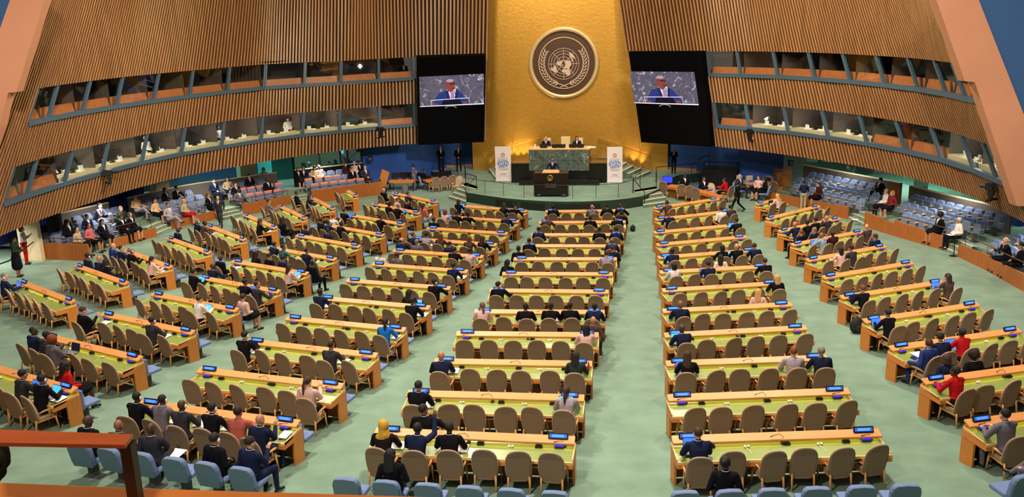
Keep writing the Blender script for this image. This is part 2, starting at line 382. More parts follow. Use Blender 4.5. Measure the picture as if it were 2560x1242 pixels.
# dark blue walls beyond the fins
for nm, a, c in (('wall_left_far', (-34, 20), (-26.5, 60)), ('wall_right_far', (27, 8), (27, 58))):
    m_ = MB(); m_.add([(*a, -1), (*c, -1), (*c, 22), (*a, 22)], [(0, 1, 2, 3)]); struct(nm, m_, mat('dark_blue_wall', '345a8c', 0.9))
m_ = MB()
for Y_, pl_ in ((34.3, [(60, -80), (0, 150), (-60, 300), (-900, 300), (-900, -80)]), (31.6, [(2400, -80), (2470, 200), (2600, 500), (3500, 500), (3500, -80)])):
    pts = [atY(u, v, Y_) for u, v in pl_]; m_.add(pts, [tuple(range(5))])
struct('wall_rear', m_, mat('dark_blue_wall', '26426a'))

# gold wall: hammered gold tiles
GM = bpy.data.materials.new('gold_tiles'); GM.use_nodes = True; nt = GM.node_tree; pb = nt.nodes['Principled BSDF']
tc = nt.nodes.new('ShaderNodeTexCoord'); bk = nt.nodes.new('ShaderNodeTexBrick'); nz = nt.nodes.new('ShaderNodeTexNoise'); mp = nt.nodes.new('ShaderNodeMapping')
mp.inputs['Rotation'].default_value = (math.pi / 2, 0, 0)
nt.links.new(tc.outputs['Object'], mp.inputs[0]); nt.links.new(mp.outputs[0], bk.inputs[0]); nt.links.new(tc.outputs['Object'], nz.inputs[0])
bk.inputs['Scale'].default_value = 1; bk.inputs['Brick Width'].default_value = .3; bk.inputs['Row Height'].default_value = .15; bk.inputs['Mortar Size'].default_value = .004
bk.inputs['Color1'].default_value = (*srgb('d4a144'), 1); bk.inputs['Color2'].default_value = (*srgb('cd9a3e'), 1); bk.inputs['Mortar'].default_value = (*srgb('c08e38'), 1)
nz.inputs['Scale'].default_value = 5
bp = nt.nodes.new('ShaderNodeBump'); bp.inputs['Strength'].default_value = .35; bp.inputs['Distance'].default_value = .03
nt.links.new(nz.outputs[0], bp.inputs['Height']); nt.links.new(bp.outputs[0], pb.inputs['Normal']); nt.links.new(bk.outputs[0], pb.inputs['Base Color'])
pb.inputs['Metallic'].default_value = 0.6; pb.inputs['Roughness'].default_value = 0.4
SZ = 0.6                                        # stage level
G0, G1 = at(1183, 425, SZ), at(1669, 424, SZ)   # foot of the gold wall
ge = (G1 - G0).normalized(); gn = Vector((ge.y, -ge.x, 0))   # gn points to the audience
if gn.y > 0: gn = -gn
gl = (G1 - G0).length; gz = math.atan2(ge.y, ge.x)
m_ = MB(); m_.box(0, gl, 0, 0.5, SZ - .6, 18); o = struct('wall_front', m_, GM); o.location = G0; o.rotation_euler = (0, 0, gz)
def gpt(u, v, off=0.0):       # pixel -> point on the gold wall plane
    d = ray(u, v); P0 = G0 + gn * off; t = (P0 - Vector((0, 0, CAMZ))).dot(gn) / d.dot(gn); return Vector((0, 0, CAMZ)) + d * t

# blue walls left and right of the stage
bl = [(-2.3, 63.9), (-4.6, 63.7), (-6.3, 61.75), (-8.8, 60.6), (-11.2, 59.6)]
br = [(10.6, 60.3), (12.65, 59.05), (15.0, 57.0), (17.25, 55.0)]
for nm, pl in (('wall_blue_left', bl), ('wall_blue_right', br)):
    m_ = MB(); t_ = MB()
    for i in range(len(pl) - 1):
        a, c = Vector((*pl[i], 0)), Vector((*pl[i + 1], 0))
        m_.add([(a.x, a.y, -.1), (c.x, c.y, -.1), (c.x, c.y, 4.2), (a.x, a.y, 4.2)], [(0, 1, 2, 3)])
        d = (c - a).normalized(); n = Vector((d.y, -d.x, 0)); n = -n if n.y > 0 else n; z = SZ if (i < 1) else 0.02
        t_.add([a + n * .04 + Vector((0, 0, z)), c + n * .04 + Vector((0, 0, z)), c + n * .04 + Vector((0, 0, z + .14)), a + n * .04 + Vector((0, 0, z + .14))], [(0, 1, 2, 3)])
    struct(nm, m_, BLUEW); struct('baseboard_' + nm[-5:].strip('_'), t_, PANELW)
for u, v in ((926, 397), (1977, 407)):
    p = at(u, v, 2.0); m_ = MB(); m_.box(-.14, .14, -.1, .1, -.18, .18); m_.box(-.1, .1, -.13, -.1, -.1, .1, 1)
    obj('wall_speaker', m_.mesh('wall_speaker', [BLACK, GREYP]), None, 'small black box on the blue wall %s of the stage' % ('left' if u < 1280 else 'right'), 'speaker', None, None, p)

# ---------------------------------------------------------------- stage
rim = [at(u, v, SZ) for u, v in ((1167, 481), (1220, 489.5), (1280, 497), (1350, 502), (1415, 504), (1500, 502), (1560, 497), (1607, 490))]
rimc = [p.to_2d() for p in catmull(rim, 6)]
back = [(9.2, 53.2), (9.6, 55.5), (11.2, 57.6), (13.4, 58.3), (12.65, 59.0), (10.8, 60.2), (-2.4, 63.8), (-4.6, 63.6), (-5.6, 62.4), (-4.8, 60.6), (-3.3, 59.2), (-3.0, 56.5)]
m_ = MB(); poly = [tuple(p) for p in rimc] + back; n = len(poly)
m_.add([(x, y, SZ) for x, y in poly] + [(x, y, -.05) for x, y in poly], [tuple(range(n))] + [(i, (i + 1) % n, n + (i + 1) % n, n + i) for i in range(n)])
m_.m = [0] + [1] * n
stage = struct('floor_stage', m_, [CARPET, mat('stage_front_green', '24392c', 0.6, var=.1)])
for k, (u0, u1) in enumerate(((1240, 1291), (1306, 1362), (1377, 1436), (1450, 1505))):
    p, q = at(u0, 512 + k * 2, .3), at(u1, 516 + k * 1.2, .3); a = min(rimc, key=lambda r_: abs(proj((r_.x, r_.y, .3))[0] - u0)); c = min(rimc, key=lambda r_: abs(proj((r_.x, r_.y, .3))[0] - u1))
    d = (c - a).normalized(); n2 = Vector((d.y, -d.x)); n2 = -n2 if n2.y > 0 else n2; m_ = MB()
    A = a + n2 * .05; C = c + n2 * .05
    m_.prism([tuple(A), tuple(C), tuple(c - n2 * .05), tuple(a - n2 * .05)], .12, .45)
    struct('trim_%d' % (80 + k), m_, mat('vent_dark', '0d1712', .7))
def steps(name, noses, drop, width_dir=None):
    """noses: list of (a,b) nosing lines from top to bottom"""
    m_ = MB()
    for (a, c), nx in zip(noses[:-1], noses[1:]):
        q = [a, c, nx[1], nx[0]]; z = a.z
        m_.add([(p.x, p.y, z) for p in q] + [(p.x, p.y, z - drop) for p in q], [(0, 1, 2, 3), (3, 2, 6, 7), (2, 1, 5, 6), (0, 3, 7, 4)], 0)
        f = (nx[0] + nx[1] - a - c).normalized() * .07; f.z = 0
        q = [nx[0] - f, nx[1] - f, nx[1], nx[0]]
        m_.add([(p.x, p.y, z + .012) for p in q] + [(p.x, p.y, z - .05) for p in q], [(0, 1, 2, 3), (3, 2, 6, 7), (1, 0, 4, 5)], 1)
    return struct(name, m_, [CARPET, NOSE])
def nl(l, ztop, dz): return [(at(a[0], a[1], ztop - dz * i), at(c[0], c[1], ztop - dz * i)) for i, (a, c) in enumerate(l)]
S_L = nl([((1183, 462), (1192, 473)), ((1143, 473.5), (1187, 473)), ((1134, 482), (1167, 491)), ((1122, 490), (1166, 503.5))], .6, .15)
# stage side steps (front left and front right)
def sidesteps(name, tops):
    m_ = MB()
    for i, (a, c, a2, c2, z) in enumerate(tops):
        A, C_, A2, C2 = (at(*p, z) for p in (a, c, a2, c2)); q = [A, C_, C2, A2]
        m_.add([(p.x, p.y, z) for p in q] + [(p.x, p.y, -.05) for p in q], [(0, 1, 2, 3), (0, 4, 5, 1), (1, 5, 6, 2), (2, 6, 7, 3), (3, 7, 4, 0)], 0)
        dn = Vector((0, 0, -.05))
        m_.add([A + Vector((0, 0, .012)), C_ + Vector((0, 0, .012)), C_ + (C2 - C_) * .15 + Vector((0, 0, .012)), A + (A2 - A) * .15 + Vector((0, 0, .012)), A + dn, C_ + dn], [(0, 1, 2, 3), (0, 4, 5, 1)], 1)
    return struct(name, m_, [CARPET, NOSE])
sidesteps('trim_steps_left', [((1150, 463.5), (1190, 473), (1165, 456), (1195, 466), .6), ((1141, 472), (1171, 481), (1150, 463), (1190, 473), .47), ((1132, 481), (1166, 492), (1141, 472), (1171, 481), .32), ((1122, 490.5), (1165, 504), (1132, 481), (1166, 492), .17)])
sidesteps('trim_steps_right', [((1588, 481), (1646, 472.5), (1585, 475), (1640, 466), .6), ((1606, 491), (1656, 483), (1588, 481), (1646, 472.5), .47), ((1607, 502), (1666, 493), (1606, 491), (1656, 483), .32), ((1608, 513), (1675, 503.5), (1607, 502), (1666, 493), .17)])
sidesteps('trim_steps_wall', [((1094, 427), (1106, 437), (1102, 423), (1114, 434), .6), ((1085, 434), (1097, 447), (1094, 427), (1106, 437), .42), ((1075, 441), (1089, 456), (1085, 434), (1097, 447), .24)])
# stairs along the gold wall
sidesteps('trim_stairs_right', [((1588, 444), (1627, 427), (1571, 435), (1604, 420), .78), ((1571, 435), (1604, 420), (1557, 428), (1584, 414), .96), ((1557, 428), (1584, 414), (1545, 418), (1567, 406), 1.14), ((1545, 418), (1567, 406), (1530, 408), (1548, 398), 1.32), ((1530, 408), (1548, 398), (1484, 397), (1513, 388), 1.5)])
sidesteps('trim_stairs_left', [((1238, 443), (1222, 422), (1250, 436), (1232, 417), .78), ((1252, 436), (1236, 417), (1262, 428), (1246, 412), .96), ((1264, 428), (1250, 412), (1274, 420), (1262, 406), 1.14)])
# rostrum
E = ge; N = gn
def loc2(p): return Matrix(((E.x, -N.x, 0, p.x), (E.y, -N.y, 0, p.y), (0, 0, 1, p.z), (0, 0, 0, 1)))   # local x along wall, y away from audience
ro = at(1400, 458, SZ); ro_t = thing('rostrum', 'tall green marble rostrum with pale wooden top at the back of the stage', 'rostrum', ro, gz)
def rx(u, v=458): p = at(u, v, SZ) - ro; return p.dot(E)
def rz_(v, off=0.0):
    p = ro - N * off; return zat(p.x, p.y, v) - SZ
xa, xb, xc, xd = rx(1324), rx(1472), rx(1278), rx(1520)
zt, zm, zl = rz_(373.5), rz_(426), rz_(408.5, .15)
MARB = bpy.data.materials.new('green_marble'); MARB.use_nodes = True; nt = MARB.node_tree; pb = nt.nodes['Principled BSDF']; pb.inputs['Roughness'].default_value = .25
tc = nt.nodes.new('ShaderNodeTexCoord'); wv = nt.nodes.new('ShaderNodeTexNoise'); wv.inputs['Scale'].default_value = 3.2; wv.inputs['Detail'].default_value = 9; wv.inputs['Distortion'].default_value = 1.2
rp = nt.nodes.new('ShaderNodeValToRGB'); e = rp.color_ramp.elements
e[0].position = .35; e[0].color = (*srgb('414b47'), 1); e[1].position = .72; e[1].color = (*srgb('a9b0a8'), 1); x = rp.color_ramp.elements.new(.52); x.color = (*srgb('5e6c64'), 1); x = rp.color_ramp.elements.new(.58); x.color = (*srgb('46534c'), 1)
nt.links.new(tc.outputs['Object'], wv.inputs[0]); nt.links.new(wv.outputs[0], rp.inputs[0]); nt.links.new(rp.outputs[0], pb.inputs['Base Color'])
m_ = MB(); m_.box(xc, xd, .15, 2.4, 0, zl); m_.box(xa + .05, xb - .05, -.02, .3, 0, zm + .05); obj('base_wall', m_.mesh('base_wall', mat('base_black_marble', '0c0f0b', .3, var=.3, scale=3)), ro_t)
m_ = MB(); m_.box(xc, xd, .1, 1.0, zl, zl + .06); obj('base_ledge', m_.mesh('base_ledge', mat('ledge_marble', '6b5234', .35, var=.2)), ro_t)
m_ = MB()
for i in range(4):
    for j in range(2):
        w = (xb - xa) / 4; h = (zt - zm) / 2; m_.box(xa + w * i + .006, xa + w * (i + 1) - .006, -.12, .9, zm + h * j + .006, zm + h * (j + 1) - .006)
obj('marble_front', m_.mesh('marble_front', MARB), ro_t)
m_ = MB(); m_.box(xa - .1, xb + .1, -.1, 1.2, zt, zt + .05); m_.box(xb - .04, xb + .03, -.1, 1.2, zm, zt, 1); obj('worktop', m_.mesh('worktop', [EDGEW, mat('bronze', '8a6a30', .4)]), ro_t)
zf = zt - .78                                   # platform the chairs stand on
m_ = MB(); m_.box(xa + .05, xb - .05, .9, 3.2, 0, zf); obj('platform', m_.mesh('platform', CARPET), ro_t)
m_ = MB(); m_.box(rx(1298, 463), rx(1497, 466), -.75, -.02, 0, .26); o = obj('platform_bench', m_.mesh('platform_bench', DBROWN), None, 'low dark marble step in front of the rostrum, behind the lectern', 'step', None, None, ro, gz)
# chairs, papers and monitors on the rostrum
def rpt(x, y, z): return ro + E * x - N * y + Vector((0, 0, z))
CREAMF = mat('cream_leather', 'e3cf9a', .5)
for nm, x, lab, s in (('a', xa + .95, 'cream high-backed chair behind the left side of the marble rostrum', .85), ('b', (xa + xb) / 2 + .25, 'cream high-backed chair, empty, at the centre of the marble rostrum', 1.1), ('c', xb - .75, 'cream high-backed chair behind the right side of the marble rostrum', .85)):
    t = thing('rostrum_chair', lab, 'chair', rpt(x, 1.75, zf), gz + math.pi, 'cream chairs behind the rostrum')
    m_ = MB(); m_.box(-.27, .27, -.25, .25, .38, .5); obj('seat', bev(m_.mesh('seat', CREAMF), .03), t)
    m_ = MB(); w = .3 * s; m_.prism([(-w, -.3), (w, -.3), (w * .9, -.2), (-w * .9, -.2)], .42, .95 + .35 * s); obj('backrest', bev(m_.mesh('backrest', CREAMF), .04), t)
    m_ = MB(); m_.tube([(0, 0, .38), (0, 0, .06)], .04); m_.tube([(-.25, 0, .04), (.25, 0, .04)], .025); m_.tube([(0, -.25, .04), (0, .25, .04)], .025); obj('pedestal', m_.mesh('pedestal', STEEL), t)
for i, (u, w, c_) in enumerate(((1359, .5, BLACK), (1388, .45, BLACK), (1404, .5, BLACK), (1432, .5, BLACK), (1450, .5, BLACK), (1478, .4, PAPER), (1338, .12, WHITE))):
    m_ = MB(); h = .13 if c_ is BLACK else .05
    if c_ is BLACK: m_.box(-w / 2, w / 2, -.02, .02, .02, h + .1, 0); m_.box(-w / 3, w / 3, -.08, .1, 0, .02, 0)
    elif i == 6: m_.lathe([(.05, 0), (.06, .22), (.055, .24)])
    else: m_.box(-.25, .25, -.15, .15, 0, .03); m_.box(-.2, .28, -.12, .12, .03, .06)
    lab = ['black monitor in front of the left official', 'black monitor left of the empty cream chair', 'black monitor below the empty cream chair', 'black monitor in front of the right official', 'black console right of the right official', 'stack of papers at the right end of the rostrum top', 'white jug at the left end of the rostrum top'][i]
    obj(('monitor', 'monitor', 'monitor', 'monitor', 'console', 'paper_stack', 'water_jug')[i], m_.mesh('rostrum_item', c_), None, lab, ('monitor', 'monitor', 'monitor', 'monitor', 'console', 'paper', 'jug')[i], None, None, rpt(rx(u), .35, zt + .055), gz)
# lectern
le = at(1377, 492, SZ) - N * .5
lt = thing('lectern', 'dark marble lectern with gold emblem at the front of the stage', 'lectern', le, gz)
LZ = zat(le.x + N.x * .5, le.y + N.y * .5, 433) - SZ
m_ = MB(); n0 = 1.02
m_.prism([(-n0, -.42), (-.55, -.5), (.55, -.5), (n0, -.42), (n0, .3), (-n0, .3)], 0.1, LZ); obj('body', bev(m_.mesh('body', DBROWN), .02), lt)
m_ = MB(); m_.box(-.5, .5, -.46, .1, LZ + .005, LZ + .05); m_.box(-.45, .45, -.3, -.05, LZ + .05, LZ + .14, 0); obj('reading_top', m_.mesh('reading_top', EDGEW), lt)
m_ = MB()
for sx in (-.75, .75): m_.ell((sx, -.35, .07), (.28, .18, .1), 12, 8)
obj('foot', m_.mesh('foot', mat('black_rubber', '0a0a0a', .4)), lt)
m_ = MB(); m_.box(-.33, .33, -.53, -.5, .55, .8); obj('grille', m_.mesh('grille', mat('grille_brown', '3f342c', .6)), lt)

# ---------------------------------------------------------------- round emblem (world map between olive branches)
def emblem(parent_label, cat, center, radius, rotz, c_ring, c_disc, c_map, thing_name, simple=False):
    t = thing(thing_name, parent_label, cat, center, rotz)
    def ringm(r0, r1, y0, y1, n=72):
        m_ = MB(); vs = []
        for k in range(n):
            a = 2 * math.pi * k / n; c, s = math.cos(a), math.sin(a)
            vs += [(r0 * c, y0, r0 * s), (r1 * c, y0, r1 * s), (r1 * c, y1, r1 * s), (r0 * c, y1, r0 * s)]
        fs = []
        for k in range(n):
            a = 4 * k; b_ = 4 * ((k + 1) % n)
            for j in range(4): fs.append((a + j, a + (j + 1) % 4, b_ + (j + 1) % 4, b_ + j))
        return m_.add(vs, fs)
    Rr = radius
    def disc(r, y): m_ = MB(); m_.add([(r * math.cos(2 * math.pi * k / 72), y, r * math.sin(2 * math.pi * k / 72)) for k in range(72)], [tuple(range(72))]); return m_
    obj('outer_ring', ringm(Rr * .885, Rr, -.16, .0).mesh('outer_ring', c_ring, True), t)
    obj('disc', disc(Rr * .91, -.04).mesh('disc', c_disc), t)
    obj('inner_ring', ringm(Rr * .695, Rr * .72, -.09, -.03).mesh('inner_ring', c_ring), t)
    k = Rr * .43; y = -.07; cz = Rr * -.02
    g = MB()
    for f in (.25, .45, .65, .83, 1.0):
        q = ringm(k * f - Rr * .006, k * f + Rr * .006, y - .01, y); g.add([(a, b_, c + cz) for a, b_, c in q.v], q.f)
    for i in range(8):
        a = math.pi / 4 * i; c, s = math.cos(a), math.sin(a); w = Rr * .006
        g.add([(c * k * .16 - s * w, y - .01, s * k * .16 + c * w + cz), (c * k * .16 + s * w, y - .01, s * k * .16 - c * w + cz), (c * k + s * w, y - .01, s * k - c * w + cz), (c * k - s * w, y - .01, s * k + c * w + cz)], [(0, 1, 2, 3)])
    obj('map_grid', g.mesh('map_grid', c_map), t)
    # land masses: (longitude, latitude) outlines on a polar map, prime meridian pointing down
    LAND = [[(-168, 66), (-140, 70), (-110, 72), (-95, 74), (-80, 73), (-62, 60), (-56, 52), (-66, 44), (-80, 32), (-81, 25), (-90, 30), (-97, 26), (-97, 18), (-88, 16), (-80, 9), (-95, 15), (-106, 22), (-114, 31), (-124, 40), (-125, 50), (-140, 60), (-160, 57)],
            [(-45, 60), (-55, 68), (-60, 78), (-40, 83), (-20, 80), (-22, 70)],
            [(-80, 9), (-60, 10), (-50, 0), (-35, -7), (-40, -22), (-55, -34), (-66, -50), (-74, -50), (-71, -20), (-81, -5)],
            [(-16, 28), (-6, 36), (10, 37), (30, 31), (43, 11), (51, 11), (40, -5), (38, -20), (28, -33), (18, -34), (12, -16), (9, 4), (-8, 5), (-17, 14)],
            [(-9, 38), (-9, 43), (0, 46), (5, 54), (20, 56), (12, 62), (25, 71), (60, 69), (90, 76), (130, 73), (178, 68), (160, 60), (140, 56), (135, 44), (122, 38), (121, 28), (108, 20), (105, 10), (98, 15), (90, 22), (80, 10), (72, 20), (60, 26), (52, 18), (43, 14), (35, 30), (36, 37), (25, 38), (12, 42), (3, 42)],
            [(114, -22), (130, -12), (142, -11), (153, -27), (148, -38), (130, -32), (115, -34)], [(100, 3), (118, 6), (140, -4), (148, -9), (118, -8), (104, -5)], [(-6, 51), (-3, 58), (1, 52)], [(130, 32), (140, 36), (144, 44), (137, 38)]]
    lm = MB(); nv = 0
    for L in LAND:
        pts = []
        for i in range(len(L)):
            (a0, b0), (a1, b1) = L[i], L[(i + 1) % len(L)]
            for q in range(3):
                lo = a0 + (a1 - a0) * q / 3; la = b0 + (b1 - b0) * q / 3; rr = (90 - la) / 150 * k; a = R(lo - 90)
                pts.append((rr * math.cos(a), y - .015, rr * math.sin(a) + cz))
        n = len(pts); lm.add(pts, [tuple(range(n))])
    obj('land_masses', lm.mesh('land_masses', c_map), t)
    br_ = MB()
    for s in (-1, 1):
        path = []
        for i in range(15):
            a = R(-90 + s * (6 + i * 8.6)); rr = Rr * (.60 - .0 * i); path.append((rr * math.cos(a) if False else s * rr * math.sin(R(6 + i * 8.6)), -rr * math.cos(R(6 + i * 8.6))))
        for i in range(1, 14):
            (x0, z0), (x1, z1) = path[i], path[i + 1]; d = Vector((x1 - x0, z1 - z0)).normalized(); nn = Vector((-d.y, d.x))
            for sd in (-1, 1):
                tip = Vector((x0, z0)) + d * Rr * .13 + nn * sd * Rr * .075; base = Vector((x0, z0)); mid = (tip + base) / 2; pe = (tip - base).normalized(); pn = Vector((-pe.y, pe.x)) * Rr * .02
                br_.add([(base.x, y - .02, base.y), ((mid + pn).x, y - .02, (mid + pn).y), (tip.x, y - .02, tip.y), ((mid - pn).x, y - .02, (mid - pn).y)], [(0, 1, 2, 3)])
        br_.tube([(-s * Rr * .1, y - .02, -Rr * .67), (s * Rr * .06, y - .02, -Rr * .605), (s * Rr * .3, y - .02, -Rr * .53)], Rr * .014, 5)
    obj('olive_branches', br_.mesh('olive_branches', c_map), t)
    return t
ec = gpt(1409.5, 157.5); er = (gpt(1495, 157) - gpt(1324, 158)).length / 2 * 1.03
emblem('large round emblem of a world map between olive branches on the gold wall', 'emblem', ec, er, gz, mat('brass', 'd9bb86', .35, metal=.3), mat('emblem_brown', '4a3020', .5), mat('emblem_silver', 'cdb4a2', .5), 'wall_emblem')
emblem('small gold round emblem on the front of the dark lectern', 'emblem', le + N * .56 + Vector((0, 0, LZ - .25)), .165, gz, mat('lectern_gold', 'c9a45a', .35, metal=.5), mat('lectern_gold_dark', '8a6a38', .5), mat('lectern_gold', 'c9a45a'), 'lectern_emblem')
# rails on the gold wall beside the stairs
for s, pts in (('left', ((1218, 392), (1222, 388), (1280, 362), (1348, 346))), ('right', ((1497, 346), (1540, 360), (1600, 381), (1624, 389)))):
    m_ = MB(); P = [gpt(u, v, .35) for u, v in pts]; m_.tube(P, .05, 6)
    for p in P: m_.tube([p, p - gn * .36], .03, 5); m_.tube([p, Vector((p.x, p.y, p.z - 1.1))], .02, 5)
    obj('stair_handrail', m_.mesh('stair_handrail', GM), None, 'gold handrail sloping along the gold wall above the %s stairs' % s, 'handrail')
for u, v in ((1567, 408), (1584, 415), (1604, 421), (1628, 428), (1278, 400), (1322, 398), (1293, 402), (1308, 400), (1224, 424), (1545, 400)):
    p = gpt(u, v + 3, .3); spot('step_uplight', p, p + Vector((0, 0, 2)) - gn * .25, 60, 260, (1, .75, .35), .05, 1.0)

# ---------------------------------------------------------------- hanging video screens
PICBG = bpy.data.materials.new('video_marble'); PICBG.use_nodes = True; nt = PICBG.node_tree; nt.nodes.clear()
o_ = nt.nodes.new('ShaderNodeOutputMaterial'); em = nt.nodes.new('ShaderNodeEmission'); tc = nt.nodes.new('ShaderNodeTexCoord'); nz = nt.nodes.new('ShaderNodeTexNoise'); rp = nt.nodes.new('ShaderNodeValToRGB')
nz.inputs['Scale'].default_value = 2.2; nz.inputs['Detail'].default_value = 9; nz.inputs['Distortion'].default_value = 1.6
e = rp.color_ramp.elements; e[0].position = .38; e[0].color = (*srgb('5a535f'), 1); e[1].position = .72; e[1].color = (*srgb('d9cfe2'), 1); x = e.new(.5); x.color = (*srgb('6d6676'), 1); x = e.new(.55); x.color = (*srgb('554e5c'), 1)
nt.links.new(tc.outputs['Object'], nz.inputs[0]); nt.links.new(nz.outputs[0], rp.inputs[0]); nt.links.new(rp.outputs[0], em.inputs[0]); nt.links.new(em.outputs[0], o_.inputs[0]); em.inputs[1].default_value = 0.9
def emat(name, col, s=0.9):
    M = bpy.data.materials.new(name); M.use_nodes = True; nt = M.node_tree; nt.nodes.clear(); o = nt.nodes.new('ShaderNodeOutputMaterial'); e = nt.nodes.new('ShaderNodeEmission')
    e.inputs[0].default_value = (*srgb(col), 1); e.inputs[1].default_value = s; nt.links.new(e.outputs[0], o.inputs[0]); return M
VM = [emat('video_suit', '33407e'), emat('video_skin', '96483e'), emat('video_shirt', 'f0e2f4'), emat('video_tie', 'a98aa8'), emat('video_bar', 'e8e4f4', 1.1), emat('video_dark', '1c1a2c'), emat('video_grey', 'b7a3b4'), emat('video_lapel', '27315f')]
def vscreen(side, quad, img, depth_off):
    zb, zt_ = 3.05, 8.72
    P = [at(*quad[0], zt_), at(*quad[1], zt_), at(*quad[2], zb), at(*quad[3], zb)]      # TL TR BR BL
    C0 = Vector((0, 0, CAMZ)); P = [C0 + (p - C0) * 0.985 for p in P]
    nrm = (P[3] - P[2]).cross((P[0] + P[1]) / 2 - P[2]).normalized(); nrm = -nrm if nrm.y > 0 else nrm
    for j in (0, 1): d = ray(*quad[j]); P[j] = C0 + d * ((P[2] - C0).dot(nrm) / d.dot(nrm))
    t = thing('video_screen', 'hanging black video screen %s of the gold wall showing the speaker' % side, 'screen', (P[2] + P[3]) / 2, 0, 'video screens beside the gold wall')
    O = t.location.copy(); m_ = MB(); q = [p - O for p in P]; bk_ = [p - nrm * .7 for p in q]
    m_.add(q + bk_, [(0, 1, 2, 3), (7, 6, 5, 4), (0, 4, 5, 1), (1, 5, 6, 2), (2, 6, 7, 3), (3, 7, 4, 0)]); obj('casing', m_.mesh('casing', mat('screen_black', '040405', .95, spec=.05)), t)
    I = []
    for u, v in img:      # intersect with the screen plane
        d = ray(u, v); s = (P[2] - C0).dot(nrm) / d.dot(nrm); I.append(C0 + d * s)
    ex = I[1] - I[0]; ey = I[3] - I[0]
    def S(x, y, k): return I[0] + ex * x + ey * y + nrm * (.02 + .004 * k) + (I[2] - I[1] - I[3] + I[0]) * x * y - O
    m_ = MB(); m_.add([S(0, 0, 0), S(1, 0, 0), S(1, 1, 0), S(0, 1, 0)], [(0, 1, 2, 3)]); dsp = obj('display', m_.mesh('display', PICBG), t)
    m_ = MB()
    def pg(pts, k, mi): m_.add([S(x, y, k) for x, y in pts], [tuple(range(len(pts)))], mi)
    def el(cx, cy, rx_, ry, k, mi, n=20): pg([(cx + rx_ * math.cos(2 * math.pi * i / n), cy + ry * math.sin(2 * math.pi * i / n)) for i in range(n)], k, mi)
    pg([(.2, .98), (.25, .72), (.29, .58), (.4, .5), (.56, .48), (.64, .56), (.7, .72), (.77, .92), (.76, .98)], 1, 0)
    pg([(.42, .46), (.56, .46), (.55, .75), (.51, .98), (.47, .9), (.43, .65)], 2, 2); pg([(.48, .55), (.53, .54), (.55, .8), (.52, .95), (.48, .8)], 3, 3)
    pg([(.40, .49), (.44, .5), (.5, .98), (.44, .98)], 3, 7); pg([(.57, .48), (.6, .5), (.56, .98), (.52, .98)], 3, 7)
    el(.475, .3, .072, .175, 4, 1); pg([(.42, .36), (.52, .36), (.53, .5), (.48, .56), (.43, .5)], 3, 1)
    el(.47, .17, .058, .05, 4.5, 6); pg([(.475, .262), (.505, .26), (.505, .3), (.475, .3)], 5, 5); pg([(.515, .258), (.545, .255), (.545, .295), (.515, .297)], 5, 5); pg([(.41, .268), (.54, .26), (.54, .268), (.41, .276)], 5, 5); el(.405, .31, .012, .04, 4.5, 1); pg([(.5, .42), (.54, .415), (.54, .435), (.5, .44)], 5, 5)
    pg([(.17, .785), (.77, .755), (.77, .775), (.17, .805)], 6, 4); pg([(.17, .8), (.176, .8), (.186, .98), (.18, .98)], 6, 4); pg([(.764, .76), (.77, .76), (.77, .95), (.766, .95)], 6, 4)
    pg([(.36, .8), (.62, .79), (.66, .97), (.33, .98)], 5.5, 5); el(.24, .95, .045, .05, 5, 1); el(.7, .92, .04, .05, 5, 1); pg([(.53, .5), (.54, .5), (.6, .9), (.59, .9)], 6, 5)
    pg([(0, .975), (1, .965), (1, 1), (0, 1)], 7, 4)
    obj('speaker_picture', m_.mesh('speaker_picture', VM), dsp)
    m_ = MB()
    for i in range(14):
        a = math.pi * (0.08 + .84 * i / 13); c = (.48 - .085 * math.cos(a), 1.09 - .075 * math.sin(a)); m_.add([S(c[0] - .008, c[1] - .016, 1), S(c[0] + .008, c[1] - .016, 1), S(c[0] + .008, c[1] + .014, 1), S(c[0] - .008, c[1] + .014, 1)], [(0, 1, 2, 3)])
    obj('emblem_picture', m_.mesh('emblem_picture', emat('video_emblem', 'b9a88a', .5)), dsp)
vscreen('left', [(1041, 143), (1215, 138), (1210, 355), (1045, 362.6)], [(1048, 192), (1210, 184), (1209.6, 260), (1050, 267)], 0)
vscreen('right', [(1571, 128), (1753, 127), (1776, 367), (1603, 355.6)], [(1575, 178.5), (1736, 180), (1747.6, 263), (1587, 257.6)], 0)

